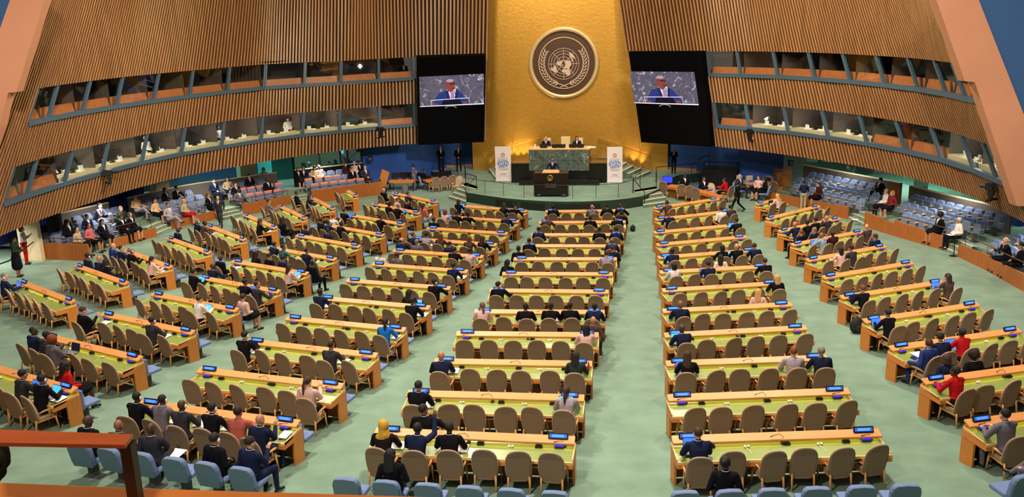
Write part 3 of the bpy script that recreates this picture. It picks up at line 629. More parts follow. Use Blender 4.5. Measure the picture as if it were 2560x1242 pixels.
# ---------------------------------------------------------------- roll-up banners
def text(s, size, m_, parent, loc, extr=.002, name='lettering', sx=1.0):
    c = bpy.data.curves.new(name, 'FONT'); c.body = s; c.size = size; c.align_x = 'CENTER'; c.align_y = 'CENTER'; c.extrude = extr; c.materials.append(m_); c.offset = size * .012
    tmp = bpy.data.objects.new(name, c); COL.objects.link(tmp); dg = bpy.context.evaluated_depsgraph_get(); dg.update(); me = bpy.data.meshes.new_from_object(tmp.evaluated_get(dg)); bpy.data.objects.remove(tmp)
    o = obj(name, me, parent); o.location = loc; o.rotation_euler = (math.pi / 2, 0, 0); o.scale = (sx, 1, 1); return o
BT = mat('banner_blue', '3c74cc', .7); BG_ = mat('banner_grey', 'a9a6ac', .7); BR_ = mat('banner_red', 'c4584e', .7)
for side, (u0, u1, vb, vt), tone in (('left', (1240, 1279, 455, 366), 'e9cfd3'), ('right', (1518, 1556, 458, 367), 'c9c3c6')):
    p = at((u0 + u1) / 2, vb, SZ); w = (at(u1, vb, SZ) - at(u0, vb, SZ)).length; h = zat(p.x, p.y, vt) - SZ
    t = thing('roll_up_banner', 'white roll-up banner reading GLOBAL ROAD SAFETY %s of the rostrum' % side, 'banner', p, gz, 'roll-up banners on the stage')
    m_ = MB(); m_.box(-w / 2, w / 2, -.01, .01, .1, h); obj('banner_sheet', m_.mesh('banner_sheet', mat('banner_' + side, 'efe3e4', .8)), t)
    m_ = MB(); m_.box(-w / 2 - .03, w / 2 + .03, -.06, .08, 0.02, .1); m_.box(-w / 2 + .1, -w / 2 + .16, -.25, .3, 0, .02); m_.box(w / 2 - .16, w / 2 - .1, -.25, .3, 0, .02); obj('base', m_.mesh('base', mat('aluminium', 'cfcdd2', .4, metal=.5)), t)
    y = -.02; text('GLOBAL', .215, BT, t, (0, y, h * .60), sx=.82); text('ROAD', .31, BT, t, (0, y, h * .515), sx=.88); text('SAFETY', .215, BT, t, (0, y, h * .435), sx=.84)
    m_ = MB()
    for k in range(12):
        a = 2 * math.pi * k / 12; c = (.095 * math.cos(a), .095 * math.sin(a)); m_.box(-.018, .018, y, y + .01, -.03, .03, 0, Matrix.Translation((c[0], 0, h * .77 + c[1])) @ Matrix.Rotation(-a + math.pi / 4, 4, 'Y'))
    obj('round_logo', m_.mesh('round_logo', BR_), t)
    m_ = MB(); rr_ = random.Random(3)
    for z, ww in ((.69, .56), (.66, .6), (.375, .6), (.36, .56), (.34, .42)):
        x = -ww * w / 1.0 / 2
        while x < ww * w / 2: l_ = rr_.uniform(.03, .07); m_.box(x, x + l_, y, y + .008, h * z, h * z + .016); x += l_ + .015
    m_.box(-.2, .2, y, y + .008, h * .225, h * .235); m_.box(-.17, .17, y, y + .008, h * .245, h * .25)
    for k in range(-4, 5): m_.box(-.008, .008, y, y + .008, -.07, 0, 0, Matrix.Translation((k * .06, 0, h * .21 - abs(k) * .012)) @ Matrix.Rotation(-k * .22, 4, 'Y'))
    obj('small_print', m_.mesh('small_print', BG_), t)

# ---------------------------------------------------------------- blue folding seats and side galleries
def make_blue():
    t = thing('blue_seat', 'blue', 'seat')
    m_ = MB(); n = 8; prof = []
    for i in range(n + 1):
        a = math.pi * i / n; prof.append((.235 * (1 if i not in (0, n) else 1) * math.cos(a), .0))
    out = [(-.24, .36), (.24, .36), (.265, .5), (.265, .78), (.24, .87), (.19, .92), (0, .935), (-.19, .92), (-.24, .87), (-.265, .78), (-.265, .5)]
    vs = [(x, -.24 - (z - .36) * .22, z) for x, z in out]; vf = [(x, -.12 - (z - .36) * .22, z) for x, z in out]; N_ = len(out)
    m_.add(vs + vf, [tuple(range(N_)), tuple(range(2 * N_ - 1, N_ - 1, -1))] + [(i, i + N_, (i + 1) % N_ + N_, (i + 1) % N_) for i in range(N_)])
    obj('backrest', bev(m_.mesh('backrest', BLUEF), .025), t)
    m_ = MB(); m_.add([(x * .97, y - .025, z) for x, y, z in vs] + vs, [tuple(range(N_)), tuple(range(2 * N_ - 1, N_ - 1, -1))] + [(i, i + N_, (i + 1) % N_ + N_, (i + 1) % N_) for i in range(N_)]); obj('back_shell', m_.mesh('back_shell', BLUEB), t)
    m_ = MB(); m_.box(-.25, .25, -.14, .3, .38, .48); obj('seat', bev(m_.mesh('seat', BLUEF), .03), t)
    m_ = MB(); m_.box(-.06, .06, -.1, .1, 0, .39); m_.box(-.22, .22, -.12, .12, 0, .02); obj('pedestal', m_.mesh('pedestal', mat('pedestal_grey', '4c4e4c', .6)), t)
    return Proto(t)
BSEAT = make_blue()
def make_folded():
    t = make_blue().r
    for ch in list(t.children):
        if ch.name.startswith('seat'): bpy.data.objects.remove(ch)
    m_ = MB(); m_.box(-.235, .235, -.13, -.04, .36, .80, 0, Matrix.Translation((0, .02, 0)) @ Matrix.Rotation(R(5), 4, 'X')); obj('folded_seat', bev(m_.mesh('folded_seat', mat('blue_seat_front', '72839f', .85, var=.05, scale=30)), .03), t)
    m_ = MB()
    for sx in (-1, 1): m_.box(sx * .27 - .02, sx * .27 + .02, -.24, .02, .58, .62)
    obj('armrests', m_.mesh('armrests', EDGEW), t)
    return Proto(t)
GSEAT = make_folded()
def make_attached():
    t = thing('blue_seat', 'blue', 'seat')
    m_ = MB(); m_.box(-.25, .25, -.17, -.10, .34, .86); obj('backrest', bev(m_.mesh('backrest', BLUEF), .03), t)
    m_ = MB(); m_.box(-.245, .245, -.195, -.17, .34, .85); obj('back_shell', m_.mesh('back_shell', BLUEB), t)
    m_ = MB(); m_.box(-.25, .25, -.10, .34, .36, .46); obj('seat', bev(m_.mesh('seat', BLUEF), .035), t)
    m_ = MB(); m_.box(-.05, .05, -.1, .1, 0, .37); m_.box(-.2, .2, -.12, .12, 0, .02); obj('pedestal', m_.mesh('pedestal', mat('pedestal_grey', '4c4e4c', .6)), t)
    return Proto(t)
ASEAT = make_attached()
CLOTH = None
def orange_cover(o, i):
    m_ = MB(); m_.box(-.25, .25, -.1, .03, .22, .36); m_.box(-.25, .25, -.1, -.06, .0, .3)
    p = o.matrix_world if False else None
    c = obj('seat_cover', bev(m_.mesh('seat_cover', ORANGEC), .02), None, 'orange cloth draped over the ' + o['label'].replace('blue padded seat, ', '').replace(' counted', ''), 'cloth', 'orange cloths on seats of the side galleries')
    c.location = o.location + Vector((0, 0, .6)) ; c.rotation_euler = o.rotation_euler
    f = Vector((-math.sin(o.rotation_euler.z), math.cos(o.rotation_euler.z), 0)); c.location += f * (-.24)
GL = [Vector(p) for p in ((-19.95, 40.3), (-19.6, 42.2), (-18.5, 45.2), (-16.9, 49.4), (-15.3, 51.2), (-12.5, 54.1), (-10.4, 55.6), (-8.3, 57.0))]
GR = [Vector(p) for p in ((15.2, 52.0), (16.6, 48.9), (17.85, 45.6), (18.2, 43.6), (18.75, 41.3), (19.4, 38.2), (19.5, 36.9), (19.4, 34.0), (18.95, 31.1), (18.5, 28))]
def offs(C, i, d, sgn):
    a = C[max(i - 1, 0)]; c = C[min(i + 1, len(C) - 1)]; t = (c - a).normalized(); n = Vector((t.y, -t.x)) * sgn; return C[i] + n * d, n
gal = {}
for side, G, sgn in (('left', GL, -1), ('right', GR, -1)):
    C = resample(catmull(G, 8), .5)
    # make sure the offset points away from the hall axis
    q, nn = offs(C, len(C) // 2, 1.0, sgn)
    if (q - Vector((2, 35))).length < (C[len(C) // 2] - Vector((2, 35))).length: sgn = -sgn
    gal[side] = (C, sgn)
    tiers = [(0.05, .95, .15), (.95, 1.75, .38), (1.75, 3.0, .6), (3.0, 12.0, .62)]
    for k, (d0, d1, dz) in enumerate(tiers):
        m_ = MB()
        for i in range(len(C) - 1):
            q = [offs(C, i, d0, sgn)[0], offs(C, i + 1, d0, sgn)[0], offs(C, i + 1, d1, sgn)[0], offs(C, i, d1, sgn)[0]]
            zz = [floorz(*offs(C, j, 0, sgn)[0]) * .8 + dz for j in (i, i + 1, i + 1, i)]
            m_.add([(p.x, p.y, z) for p, z in zip(q, zz)] + [(q[0].x, q[0].y, zz[0] - .35), (q[1].x, q[1].y, zz[1] - .35)], [(0, 1, 2, 3), (0, 4, 5, 1)])
        struct('floor_%s_tier_%s' % (side, ('front', 'middle', 'back', 'corridor')[k]), m_, CARPET)
    # parapet behind the back row, with glass above it and the corridor wall beyond
    def gapped(us, d, z0f, z1f, th, name, ms, cap=None):
        m_ = MB(); cp = MB()
        for i in range(len(C) - 1):
            p0, n0_ = offs(C, i, d, sgn); p1, n1_ = offs(C, i + 1, d, sgn); zz = floorz(*C[i]) * .8
            u = proj(((p0.x + p1.x) / 2, (p0.y + p1.y) / 2, zz + 1.8))[0]
            if not any(a <= u <= c for a, c in us): continue
            z1_ = floorz(*C[i + 1]) * .8
            for mb_, zA, zB, t_ in ((m_, z0f, z1f, th),) + (((cp, z1f, z1f + .05, th + .04),) if cap else ()):
                a, c = p0, p1; a2, c2 = p0 + n0_ * t_, p1 + n1_ * t_
                mb_.add([(a.x, a.y, zz + zA), (c.x, c.y, z1_ + zA), (c2.x, c2.y, z1_ + zA), (a2.x, a2.y, zz + zA), (a.x, a.y, zz + zB), (c.x, c.y, z1_ + zB), (c2.x, c2.y, z1_ + zB), (a2.x, a2.y, zz + zB)], [(0, 3, 2, 1), (4, 5, 6, 7), (0, 1, 5, 4), (1, 2, 6, 5), (2, 3, 7, 6), (3, 0, 4, 7)])
        if m_.v: struct(name, m_, ms)
        if cap and cp.v: struct(name + '_cap', cp, cap)
    if side == 'left':
        gapped([(134, 276)], 3.0, .5, 1.72, .1, 'wall_parapet_left_rear', GREYP, CREAM); gapped([(318, 684)], 3.0, .5, 1.72, .1, 'wall_parapet_left_middle', GREYP, CREAM); gapped([(727, 906)], 3.0, .5, 1.72, .1, 'wall_parapet_left_front', BLACKM, CREAM)
        gapped([(-300, 372)], 4.6, .5, 5.0, .1, 'wall_curtain_left', NAVYC); gapped([(391, 424), (603, 640)], 4.5, .5, 5.0, .5, 'wall_pillar_left', CREAM)
        gapped([(400, 640)], 9.0, .5, 6.0, .1, 'wall_corridor_left_rear', mat('night_glass', '16283e', .25)); gapped([(630, 800)], 11.0, .5, 6.0, .1, 'wall_corridor_left', TEALW); gapped([(690, 915)], 6.6, .6, 5.0, .1, 'wall_corridor_glow', TEALW)
        gapped([(735, 905)], 3.08, 1.75, 4.6, .02, 'window_90', GLASS)
        m_ = MB()
        for u in (735, 797, 848, 868, 905):
            i = min(range(len(C)), key=lambda j: abs(proj((*offs(C, j, 3.1, sgn)[0], 2.5))[0] - u)); p = offs(C, i, 3.1, sgn)[0]; m_.box(p.x - .06, p.x + .06, p.y - .06, p.y + .06, .6, 4.6)
        struct('trim_90', m_, BLACKM)
    else:
        gapped([(1986, 2241)], 3.0, .5, 1.72, .1, 'wall_parapet_right_front', GREYP, CREAM); gapped([(2282, 2537)], 3.0, .5, 1.72, .1, 'wall_parapet_right_rear', GREYP, CREAM)
        gapped([(1990, 2700)], 10.5, .5, 6.0, .1, 'wall_corridor_right', TEALW); gapped([(2000, 2600)], 3.08, 1.75, 4.6, .02, 'window_91', GLASS)
        gapped([(2232, 2243)], 2.95, .5, 1.76, .2, 'trim_95', FENCEW); gapped([(2528, 2540)], 2.95, .5, 1.76, .2, 'trim_96', FENCEW)
        for u, c_ in ((2300, CREAM), (2548, NAVYC)): gapped([(u - 9, u + 9)], 4.5, .5, 3.6, .3, 'wall_pillar_right_%d' % (1 if u < 2400 else 2), c_)
    # seats
    rows = {'left': [(.5, .15, [(415, 525), (612, 716), (772, 905), (185, 345)]), (1.35, .38, [(135, 285), (400, 530), (580, 704), (772, 905)]), (2.3, .6, [(188, 300), (355, 505), (530, 672), (762, 905)])],
            'right': [(.5, .15, [(1975, 2145), (2248, 2390), (2466, 2700)]), (1.35, .38, [(1990, 2180), (2240, 2455), (2515, 2700)]), (2.3, .6, [(2006, 2200), (2278, 2510)])]}[side]
    fine = resample(C, .62); names = ('front', 'middle', 'back')
    for r_, (d, dz, us) in enumerate(rows):
        k = 0
        for i in range(len(fine)):
            p, n_ = offs(fine, i, d, sgn); z = floorz(*fine[i]) * .8 + dz; u, v = proj((p.x, p.y, z + .9))
            if not any(a <= u <= c for a, c in us): continue
            f = -n_; k += 1
            s = GSEAT.put((p.x, p.y, z), math.atan2(f.y, f.x) - math.pi / 2, 'blue padded seat, %s in %s row of %s gallery, from the %s' % (ordn(k), names[r_], side, 'rear' if side == 'left' else 'stage'), 'blue seats of the side galleries')
            if side == 'left' and ((r_ == 0 and u > 618) or (r_ == 1 and 600 < u < 860) or (r_ == 2 and 480 < u < 492)): orange_cover(s, k)
            if side == 'right' and r_ == 2 and u < 2020: orange_cover(s, k)
# wooden fronts of the galleries
fences = [('left', (106, 647, 607), (226, 652, 610), 'facing the camera beside the cream doorway'), ('left', (284, 620, 598), (391, 591, 568), 'below the seated people in black, left gallery'), ('left', (431, 575, 553.6), (542, 547, 524.7), 'behind the walking person in a dark suit'),
          ('left', (609, 539, 509), (729, 515, 488), 'in the middle of the left gallery'), ('left', (780.5, 508, 476.6), (956, 486, 454), 'nearest the stage in the left gallery'),
          ('right', (1923, 500, 480), (2120, 548, 517), 'nearest the stage in the right gallery'), ('right', (2161.5, 567, 529.6), (2359, 625, 591.7), 'in the middle of the right gallery'), ('right', (2395.5, 641, 610.5), (2560, 728, 686), 'nearest the camera in the right gallery')]
for side, a, c, lab in fences:
    A, B_ = hit(a[0], a[1]), hit(c[0], c[1]); mid = [A, B_]
    if a[0] == 2161.5: mid = [A, hit(2235, 589), B_]
    if a[0] == 2395.5: mid = [A, hit(2470, 677), B_, B_ + (B_ - hit(2470, 677)) * .8]
    hs = zat(A.x, A.y, a[2]) - A.z, zat(B_.x, B_.y, c[2]) - B_.z; m_ = MB(); O = A.copy()
    for i in range(len(mid) - 1):
        p, q = mid[i] - O, mid[i + 1] - O; d = (q - p).normalized(); n = Vector((-d.y, d.x, 0)) * .04; h0 = hs[0]; h1 = hs[1]
        m_.add([p - n + Vector((0, 0, -.1)), q - n + Vector((0, 0, -.1)), q + n + Vector((0, 0, -.1)), p + n + Vector((0, 0, -.1)), p - n + Vector((0, 0, h0)), q - n + Vector((0, 0, h1)), q + n + Vector((0, 0, h1)), p + n + Vector((0, 0, h0))], [(0, 3, 2, 1), (4, 5, 6, 7), (0, 1, 5, 4), (1, 2, 6, 5), (2, 3, 7, 6), (3, 0, 4, 7)])
    t = thing('gallery_front', 'reddish wood panel front %s' % lab, 'partition', O)
    obj('wood_panel', m_.mesh('wood_panel', FENCEW), t)
    rl = MB(); sg = gal[side]
    P = [mid[0] - O, mid[-1] - O]; d = (P[1] - P[0]).normalized(); n = Vector((-d.y, d.x, 0)); n = n if (n.x > 0) == (side == 'right') else -n
    if a[0] == 106: n = Vector((0, 1, 0))
    top = [p + n * .25 + Vector((0, 0, .95)) for p in (mid[0] - O, mid[-1] - O)]
    rl.tube(top, .022, 6)
    for k in range(5):
        p = top[0].lerp(top[1], k / 4); rl.tube([p, p - Vector((0, 0, .95))], .014, 5)
    obj('handrail', rl.mesh('handrail', mat('rail_bronze', '6a4b3c', .4, metal=.3)), t)
# aisle steps with pale nosings between the gallery blocks
for k, (side, pts) in enumerate((('left', [(191, 0)]),)): pass
def aisle(name, pa, pb, n_, up=.15):
    A, B_ = pa, pb; d = (B_ - A).normalized(); n = n_.normalized(); m_ = MB()
    for i in range(3):
        a = A + n * (.3 * i); c = B_ + n * (.3 * i); a2, c2 = a + n * .32, c + n * .32; z = A.z + up * (i + 1)
        m_.add([(a.x, a.y, z), (c.x, c.y, z), (c2.x, c2.y, z), (a2.x, a2.y, z), (a.x, a.y, z - .3), (c.x, c.y, z - .3)], [(0, 1, 2, 3), (0, 4, 5, 1)], 0)
        a3, c3 = a + n * .07, c + n * .07
        m_.add([(a.x, a.y, z + .012), (c.x, c.y, z + .012), (c3.x, c3.y, z + .012), (a3.x, a3.y, z + .012), (a.x, a.y, z - .04), (c.x, c.y, z - .04)], [(0, 1, 2, 3), (0, 4, 5, 1)], 1)
    struct(name, m_, [CARPET, NOSE])
aisle('trim_aisle_left_1', hit(391, 591), hit(431, 576), Vector((-.9, .4, 0))); aisle('trim_aisle_left_2', hit(558, 550), hit(609, 540), Vector((-.8, .55, 0))); aisle('trim_aisle_left_3', hit(730, 515), hit(780, 509), Vector((-.6, .8, 0)))
aisle('trim_aisle_right_1', hit(2121, 549), hit(2161, 566), Vector((.93, .35, 0))); aisle('trim_aisle_right_2', hit(2359, 626), hit(2395, 641), Vector((1, .05, 0)))
A, B_ = hit(-90, 622), hit(66, 600); m_ = MB(); m_.prism([(A.x, A.y), (B_.x, B_.y), (B_.x, B_.y + .2), (A.x, A.y + .2)], .3, 4.5); struct('wall_curtain_rear', m_, NAVYC)
# cream doorway wall and dark pier at the far left
A, B_ = hit(62, 650), hit(106, 653); m_ = MB(); m_.prism([(A.x - .2, A.y + .1), (B_.x, B_.y), (B_.x, B_.y + .3), (A.x - .2, A.y + .5)], 0, 4.5); struct('wall_doorway_left', m_, CREAM)
A, B_ = hit(106, 640), hit(139, 640); m_ = MB(); m_.prism([(A.x, A.y + .8), (B_.x, B_.y + .8), (B_.x, B_.y + 1.1), (A.x, A.y + 1.1)], 0, 4.5); struct('wall_pier_left', m_, mat('pier_black', '17171a', .7))
A, B_ = at(1941, 470, .3), at(1970, 462, .3); m_ = MB(); m_.prism([(A.x, A.y), (B_.x + .2, B_.y), (B_.x + .5, B_.y + 1.2), (A.x + .2, A.y + 1.4)], 0, 1.25); struct('wall_gallery_end_right', m_, FENCEW)
# corridor and window lights
for (x, y, e, c_) in ((-20, 58, 420, (.5, .95, 1)), (-14, 62, 420, (.5, .95, 1)), (23, 50, 320, (.75, 1, .9)), (27, 40, 300, (.8, 1, .9)), (-26, 42, 200, (.8, .9, 1))): area('corridor_light', (x, y, 4.6), (x, y, 0), 2.0, e, c_, 160)
for (x, y, e) in ((-23.5, 38, 170), (-20.5, 44, 130), (-17.5, 51, 130), (-12.2, 57, 110), (18.6, 49, 110), (21, 41, 130), (21, 34, 110)): area('gallery_downlight', (x, y, 3.05), (x, y, 0), .5, e * .6, (1, .9, .78), 150)  # first entry is added to brighten the far left floor
m_ = MB()
for i, (u, w) in enumerate(((706, 16), (786, 22), (818, 26), (856, 20), (885, 34))):
    p = at(u, 392, 2.3); q = p + (p - Vector((0, 0, CAMZ))).normalized() * 4.5
    m_.box(q.x - w / 2 * .026, q.x + w / 2 * .026, q.y, q.y + .05, 1.9, 4.6)
struct('window_92', m_, CYANW)

# ================================================================ DESKS, CHAIRS AND WHAT STANDS ON THEM
LEN = 4.3
def make_desk(hl=LEN / 2, nsock=3):
    t = thing('delegate_desk', 'desk', 'desk')
    m_ = MB(); m_.add([(-hl, -.60, .70), (hl, -.60, .70), (hl, .10, .79), (-hl, .10, .79), (-hl, -.60, .74), (hl, -.60, .74), (hl, .10, .82), (-hl, .10, .82)], [(0, 3, 2, 1), (4, 5, 6, 7), (0, 1, 5, 4), (1, 2, 6, 5), (2, 3, 7, 6), (3, 0, 4, 7)])
    obj('desktop', m_.mesh('desktop', TOPG), t)
    m_ = MB(); w = .028
    def zs(y): return .742 + (y + .6) / .7 * .08
    for (x0, x1, y0, y1) in ((-hl - w, hl + w, -.60 - w, -.60), (-hl - w, -hl, -.60, .10), (hl, hl + w, -.60, .10)):
        m_.add([(x, y, zs(y) + dz) for dz in (-.05, .008) for x, y in ((x0, y0), (x1, y0), (x1, y1), (x0, y1))], [(0, 3, 2, 1), (4, 5, 6, 7), (0, 1, 5, 4), (1, 2, 6, 5), (2, 3, 7, 6), (3, 0, 4, 7)])
    obj('edge_trim', m_.mesh('edge_trim', EDGEW), t)
    m_ = MB(); m_.box(-hl - w, hl + w, -.625, -.60, .60, .705); m_.box(-hl - w, -hl, -.6, .1, .60, .76); m_.box(hl, hl + w, -.6, .1, .6, .76); obj('front_fascia', m_.mesh('front_fascia', WOOD), t)
    m_ = MB(); m_.box(-hl - .01, hl + .01, .06, .10, .04, .86); obj('back_panel', m_.mesh('back_panel', PANELW), t)
    m_ = MB(); a = R(20); M_ = Matrix.Translation((0, 0, .925)) @ Matrix.Rotation(a, 4, 'X'); m_.box(-hl - .02, hl + .02, -.115, .115, -.028, .028, 0, M_); obj('rail', bev(m_.mesh('rail', RAILW), .012), t)
    m_ = MB(); m_.box(-hl + .03, hl - .03, -.065, -.04, .862, .870); obj('light_strip', m_.mesh('light_strip', LED), t)
    for sx in (-1, 1):
        m_ = MB(); m_.box(sx * hl - .02, sx * hl + .03, -.26, .12, -.04, .76); obj('end_panel', m_.mesh('end_panel', PANELW), t)
    for i in range(nsock):
        x = (i - (nsock - 1) / 2) * 1.42; m_ = MB(); m_.box(x - .12, x + .12, -.634, -.625, .625, .685); obj('socket_panel', m_.mesh('socket_panel', BLACK), t)
    for x in (-.7, .7):
        m_ = MB(); m_.box(x * hl / 2.15 - .03, x * hl / 2.15 + .03, -.35, -.05, -.04, .69); obj('support', m_.mesh('support', DARKW), t)
    return Proto(t)
DESK = make_desk(); SHORT = make_desk(.98, 1)
def make_chair():
    t = thing('delegate_chair', 'chair', 'chair')
    half = [(.15, .275), (.215, .31), (.25, .41), (.265, .56), (.264, .72), (.245, .85), (.205, .94), (.14, 1.0), (.07, 1.025)]
    out = half + [(0, 1.03)] + [(-x, z) for x, z in reversed(half)]
    def lay(s, off): return [(x * s, -.30 - (z - .3) * .2 + (x / .265) ** 2 * .045 + off, .65 + (z - .65) * s) for x, z in out]
    N_ = len(out)
    def solid(a, c): m_ = MB(); return m_.add(a + c, [tuple(range(N_)), tuple(range(2 * N_ - 1, N_ - 1, -1))] + [(i, i + N_, (i + 1) % N_ + N_, (i + 1) % N_) for i in range(N_)])
    me = solid(lay(1, 0), lay(1, .04)).mesh('backrest', FABRIC); obj('backrest', bev(me, .012), t)
    m_ = MB(); P = [(x, y + .03, z) for x, y, z in lay(1.01, 0)][2:-2]; m_.tube(P, .013, 5); obj('backrest_piping', m_.mesh('backrest_piping', PIPING, True), t)
    me = solid(lay(.95, .04), lay(.88, .09)).mesh('back_cushion', LEATHER); obj('back_cushion', bev(me, .015), t)
    m_ = MB(); m_.box(-.23, .23, -.28, .22, .37, .46); obj('seat', bev(m_.mesh('seat', LEATHER), .03), t)
    for sx in (-1, 1):
        m_ = MB(); m_.tube([(sx * .25, -.24, .56), (sx * .275, -.1, .60), (sx * .28, .1, .60), (sx * .27, .17, .585)], [.016, .026, .03, .02], 7); m_.tube([(sx * .272, .0, .59), (sx * .255, .04, .4)], [.022, .018], 6); obj('armrest', m_.mesh('armrest', LEGW, True), t)
        m_ = MB(); m_.tube([(sx * .215, -.30, .40), (sx * .225, -.36, 0)], [.026, .017], 6); obj('leg', m_.mesh('leg', LEGW, True), t)
        m_ = MB(); m_.tube([(sx * .245, .14, .42), (sx * .25, .2, 0)], [.028, .017], 6); obj('leg', m_.mesh('leg', LEGW, True), t)
    m_ = MB(); m_.box(-.235, .235, -.27, .2, .33, .37); obj('seat_frame', m_.mesh('seat_frame', LEGW), t)
    return Proto(t)
CHAIR = make_chair()
def make_name():
    t = thing('nameplate', 'np', 'nameplate'); M_ = Matrix.Rotation(R(-22), 4, 'X')
    m_ = MB(); m_.box(-.21, .21, -.02, .02, 0, .125, 0, M_); m_.box(-.2, .2, -.03, .05, -.008, .012); obj('housing', bev(m_.mesh('housing', BLACK), .006), t)
    m_ = MB(); m_.box(-.185, .185, -.024, -.02, .022, .1, 0, M_); d = obj('display', m_.mesh('display', NBLUE2), t)
    m_ = MB(); m_.box(-.13, .13, -.033, -.026, .034, .088, 0, M_); obj('lit_lettering', m_.mesh('lit_lettering', NBLUE), d)
    return Proto(t)
NAME = make_name()
def make_unit():
    t = thing('conference_unit', 'cu', 'conference unit')
    m_ = MB(); m_.box(-.1, .1, -.06, .06, 0, .05); obj('body', bev(m_.mesh('body', mat('unit_blue', '2a2a66', .4)), .01), t)
    m_ = MB(); m_.add([(-.09, -.058, .052), (.09, -.058, .052), (.09, .05, .085), (-.09, .05, .085), (-.09, .05, .05), (.09, .05, .05)], [(0, 1, 2, 3), (3, 2, 5, 4), (0, 3, 4), (1, 5, 2)]); obj('screen', m_.mesh('screen', CBLUE), t)
    m_ = MB(); m_.tube([(.12, .03, 0), (.12, .03, .09), (.09, .02, .13), (0, 0, .14), (-.12, -.02, .12)], [.004, .004, .004, .004, .009], 5); m_.box(.075, .145, 0, .07, 0, .02); obj('microphone', m_.mesh('microphone', BLACKM), t)
    return Proto(t)
UNIT = make_unit()
def simple(name, mb, m_, cat): o = obj(name, mb.mesh(name, m_), None, 'x', cat); return Proto(o)
g_ = MB(); g_.box(-.04, .04, -.04, .04, 0, .025); g_.tube([(0, 0, .02), (0, 0, .15), (-.08, -.01, .22), (-.22, -.02, .19), (-.27, -.03, .17)], [.006, .006, .006, .007, .014], 5); MIC = simple('gooseneck_microphone', g_, BLACKM, 'microphone')
g_ = MB(); g_.ell((-.035, 0, .02), (.028, .045, .02), 8, 5); g_.ell((.035, .01, .02), (.028, .045, .02), 8, 5); g_.tube([(-.03, -.04, .01), (-.02, -.12, .008), (.03, -.2, -.002), (.02, -.3, -.014)], .004, 4); EARP = simple('earpiece_pair', g_, WHITE, 'earpieces')
g_ = MB(); g_.box(-.075, .075, -.04, .04, 0, .045); g_.box(-.06, .06, -.02, .04, .045, .06); SOCK = simple('control_box', g_, BLACK, 'control box')
def make_laptop(scr, nm):
    t = thing('laptop', nm, 'laptop'); m_ = MB(); m_.box(-.17, .17, -.12, .12, 0, .015); obj('keyboard_base', m_.mesh('keyboard_base', mat('laptop_grey', '8e8a92', .4)), t)
    M_ = Matrix.Translation((0, .12, .012)) @ Matrix.Rotation(R(-14), 4, 'X'); m_ = MB(); m_.box(-.175, .175, 0, .012, 0, .24, 0, M_); l = obj('lid', m_.mesh('lid', BLACK), t)
    m_ = MB(); m_.box(-.165, .165, -.004, 0, .012, .23, 0, M_); obj('screen', m_.mesh('screen', scr), l); return Proto(t)
LAPC, LAPB, LAPD = make_laptop(mat('screen_cyan', '4fb6f0', emit=1.0), 'x'), make_laptop(mat('screen_blue', '3f74dc', emit=.9), 'x'), make_laptop(mat('screen_dark', '14203c', .3, emit=.3), 'x')
g_ = MB(); g_.box(-.105, .105, -.148, .148, 0, .006); SHEET = simple('paper_sheet', g_, PAPER, 'paper')
g_ = MB(); g_.box(-.038, .038, -.075, .075, 0, .01); PHONE = simple('phone', g_, BLACK, 'phone')
g_ = MB(); g_.lathe([(.032, 0), (.034, .02), (.034, .15), (.016, .19), (.014, .21), (.018, .21), (.018, .235)], n=10); BOTTLE = simple('drinks_bottle', g_, mat('bottle_red', 'b53a3a', .3), 'bottle')

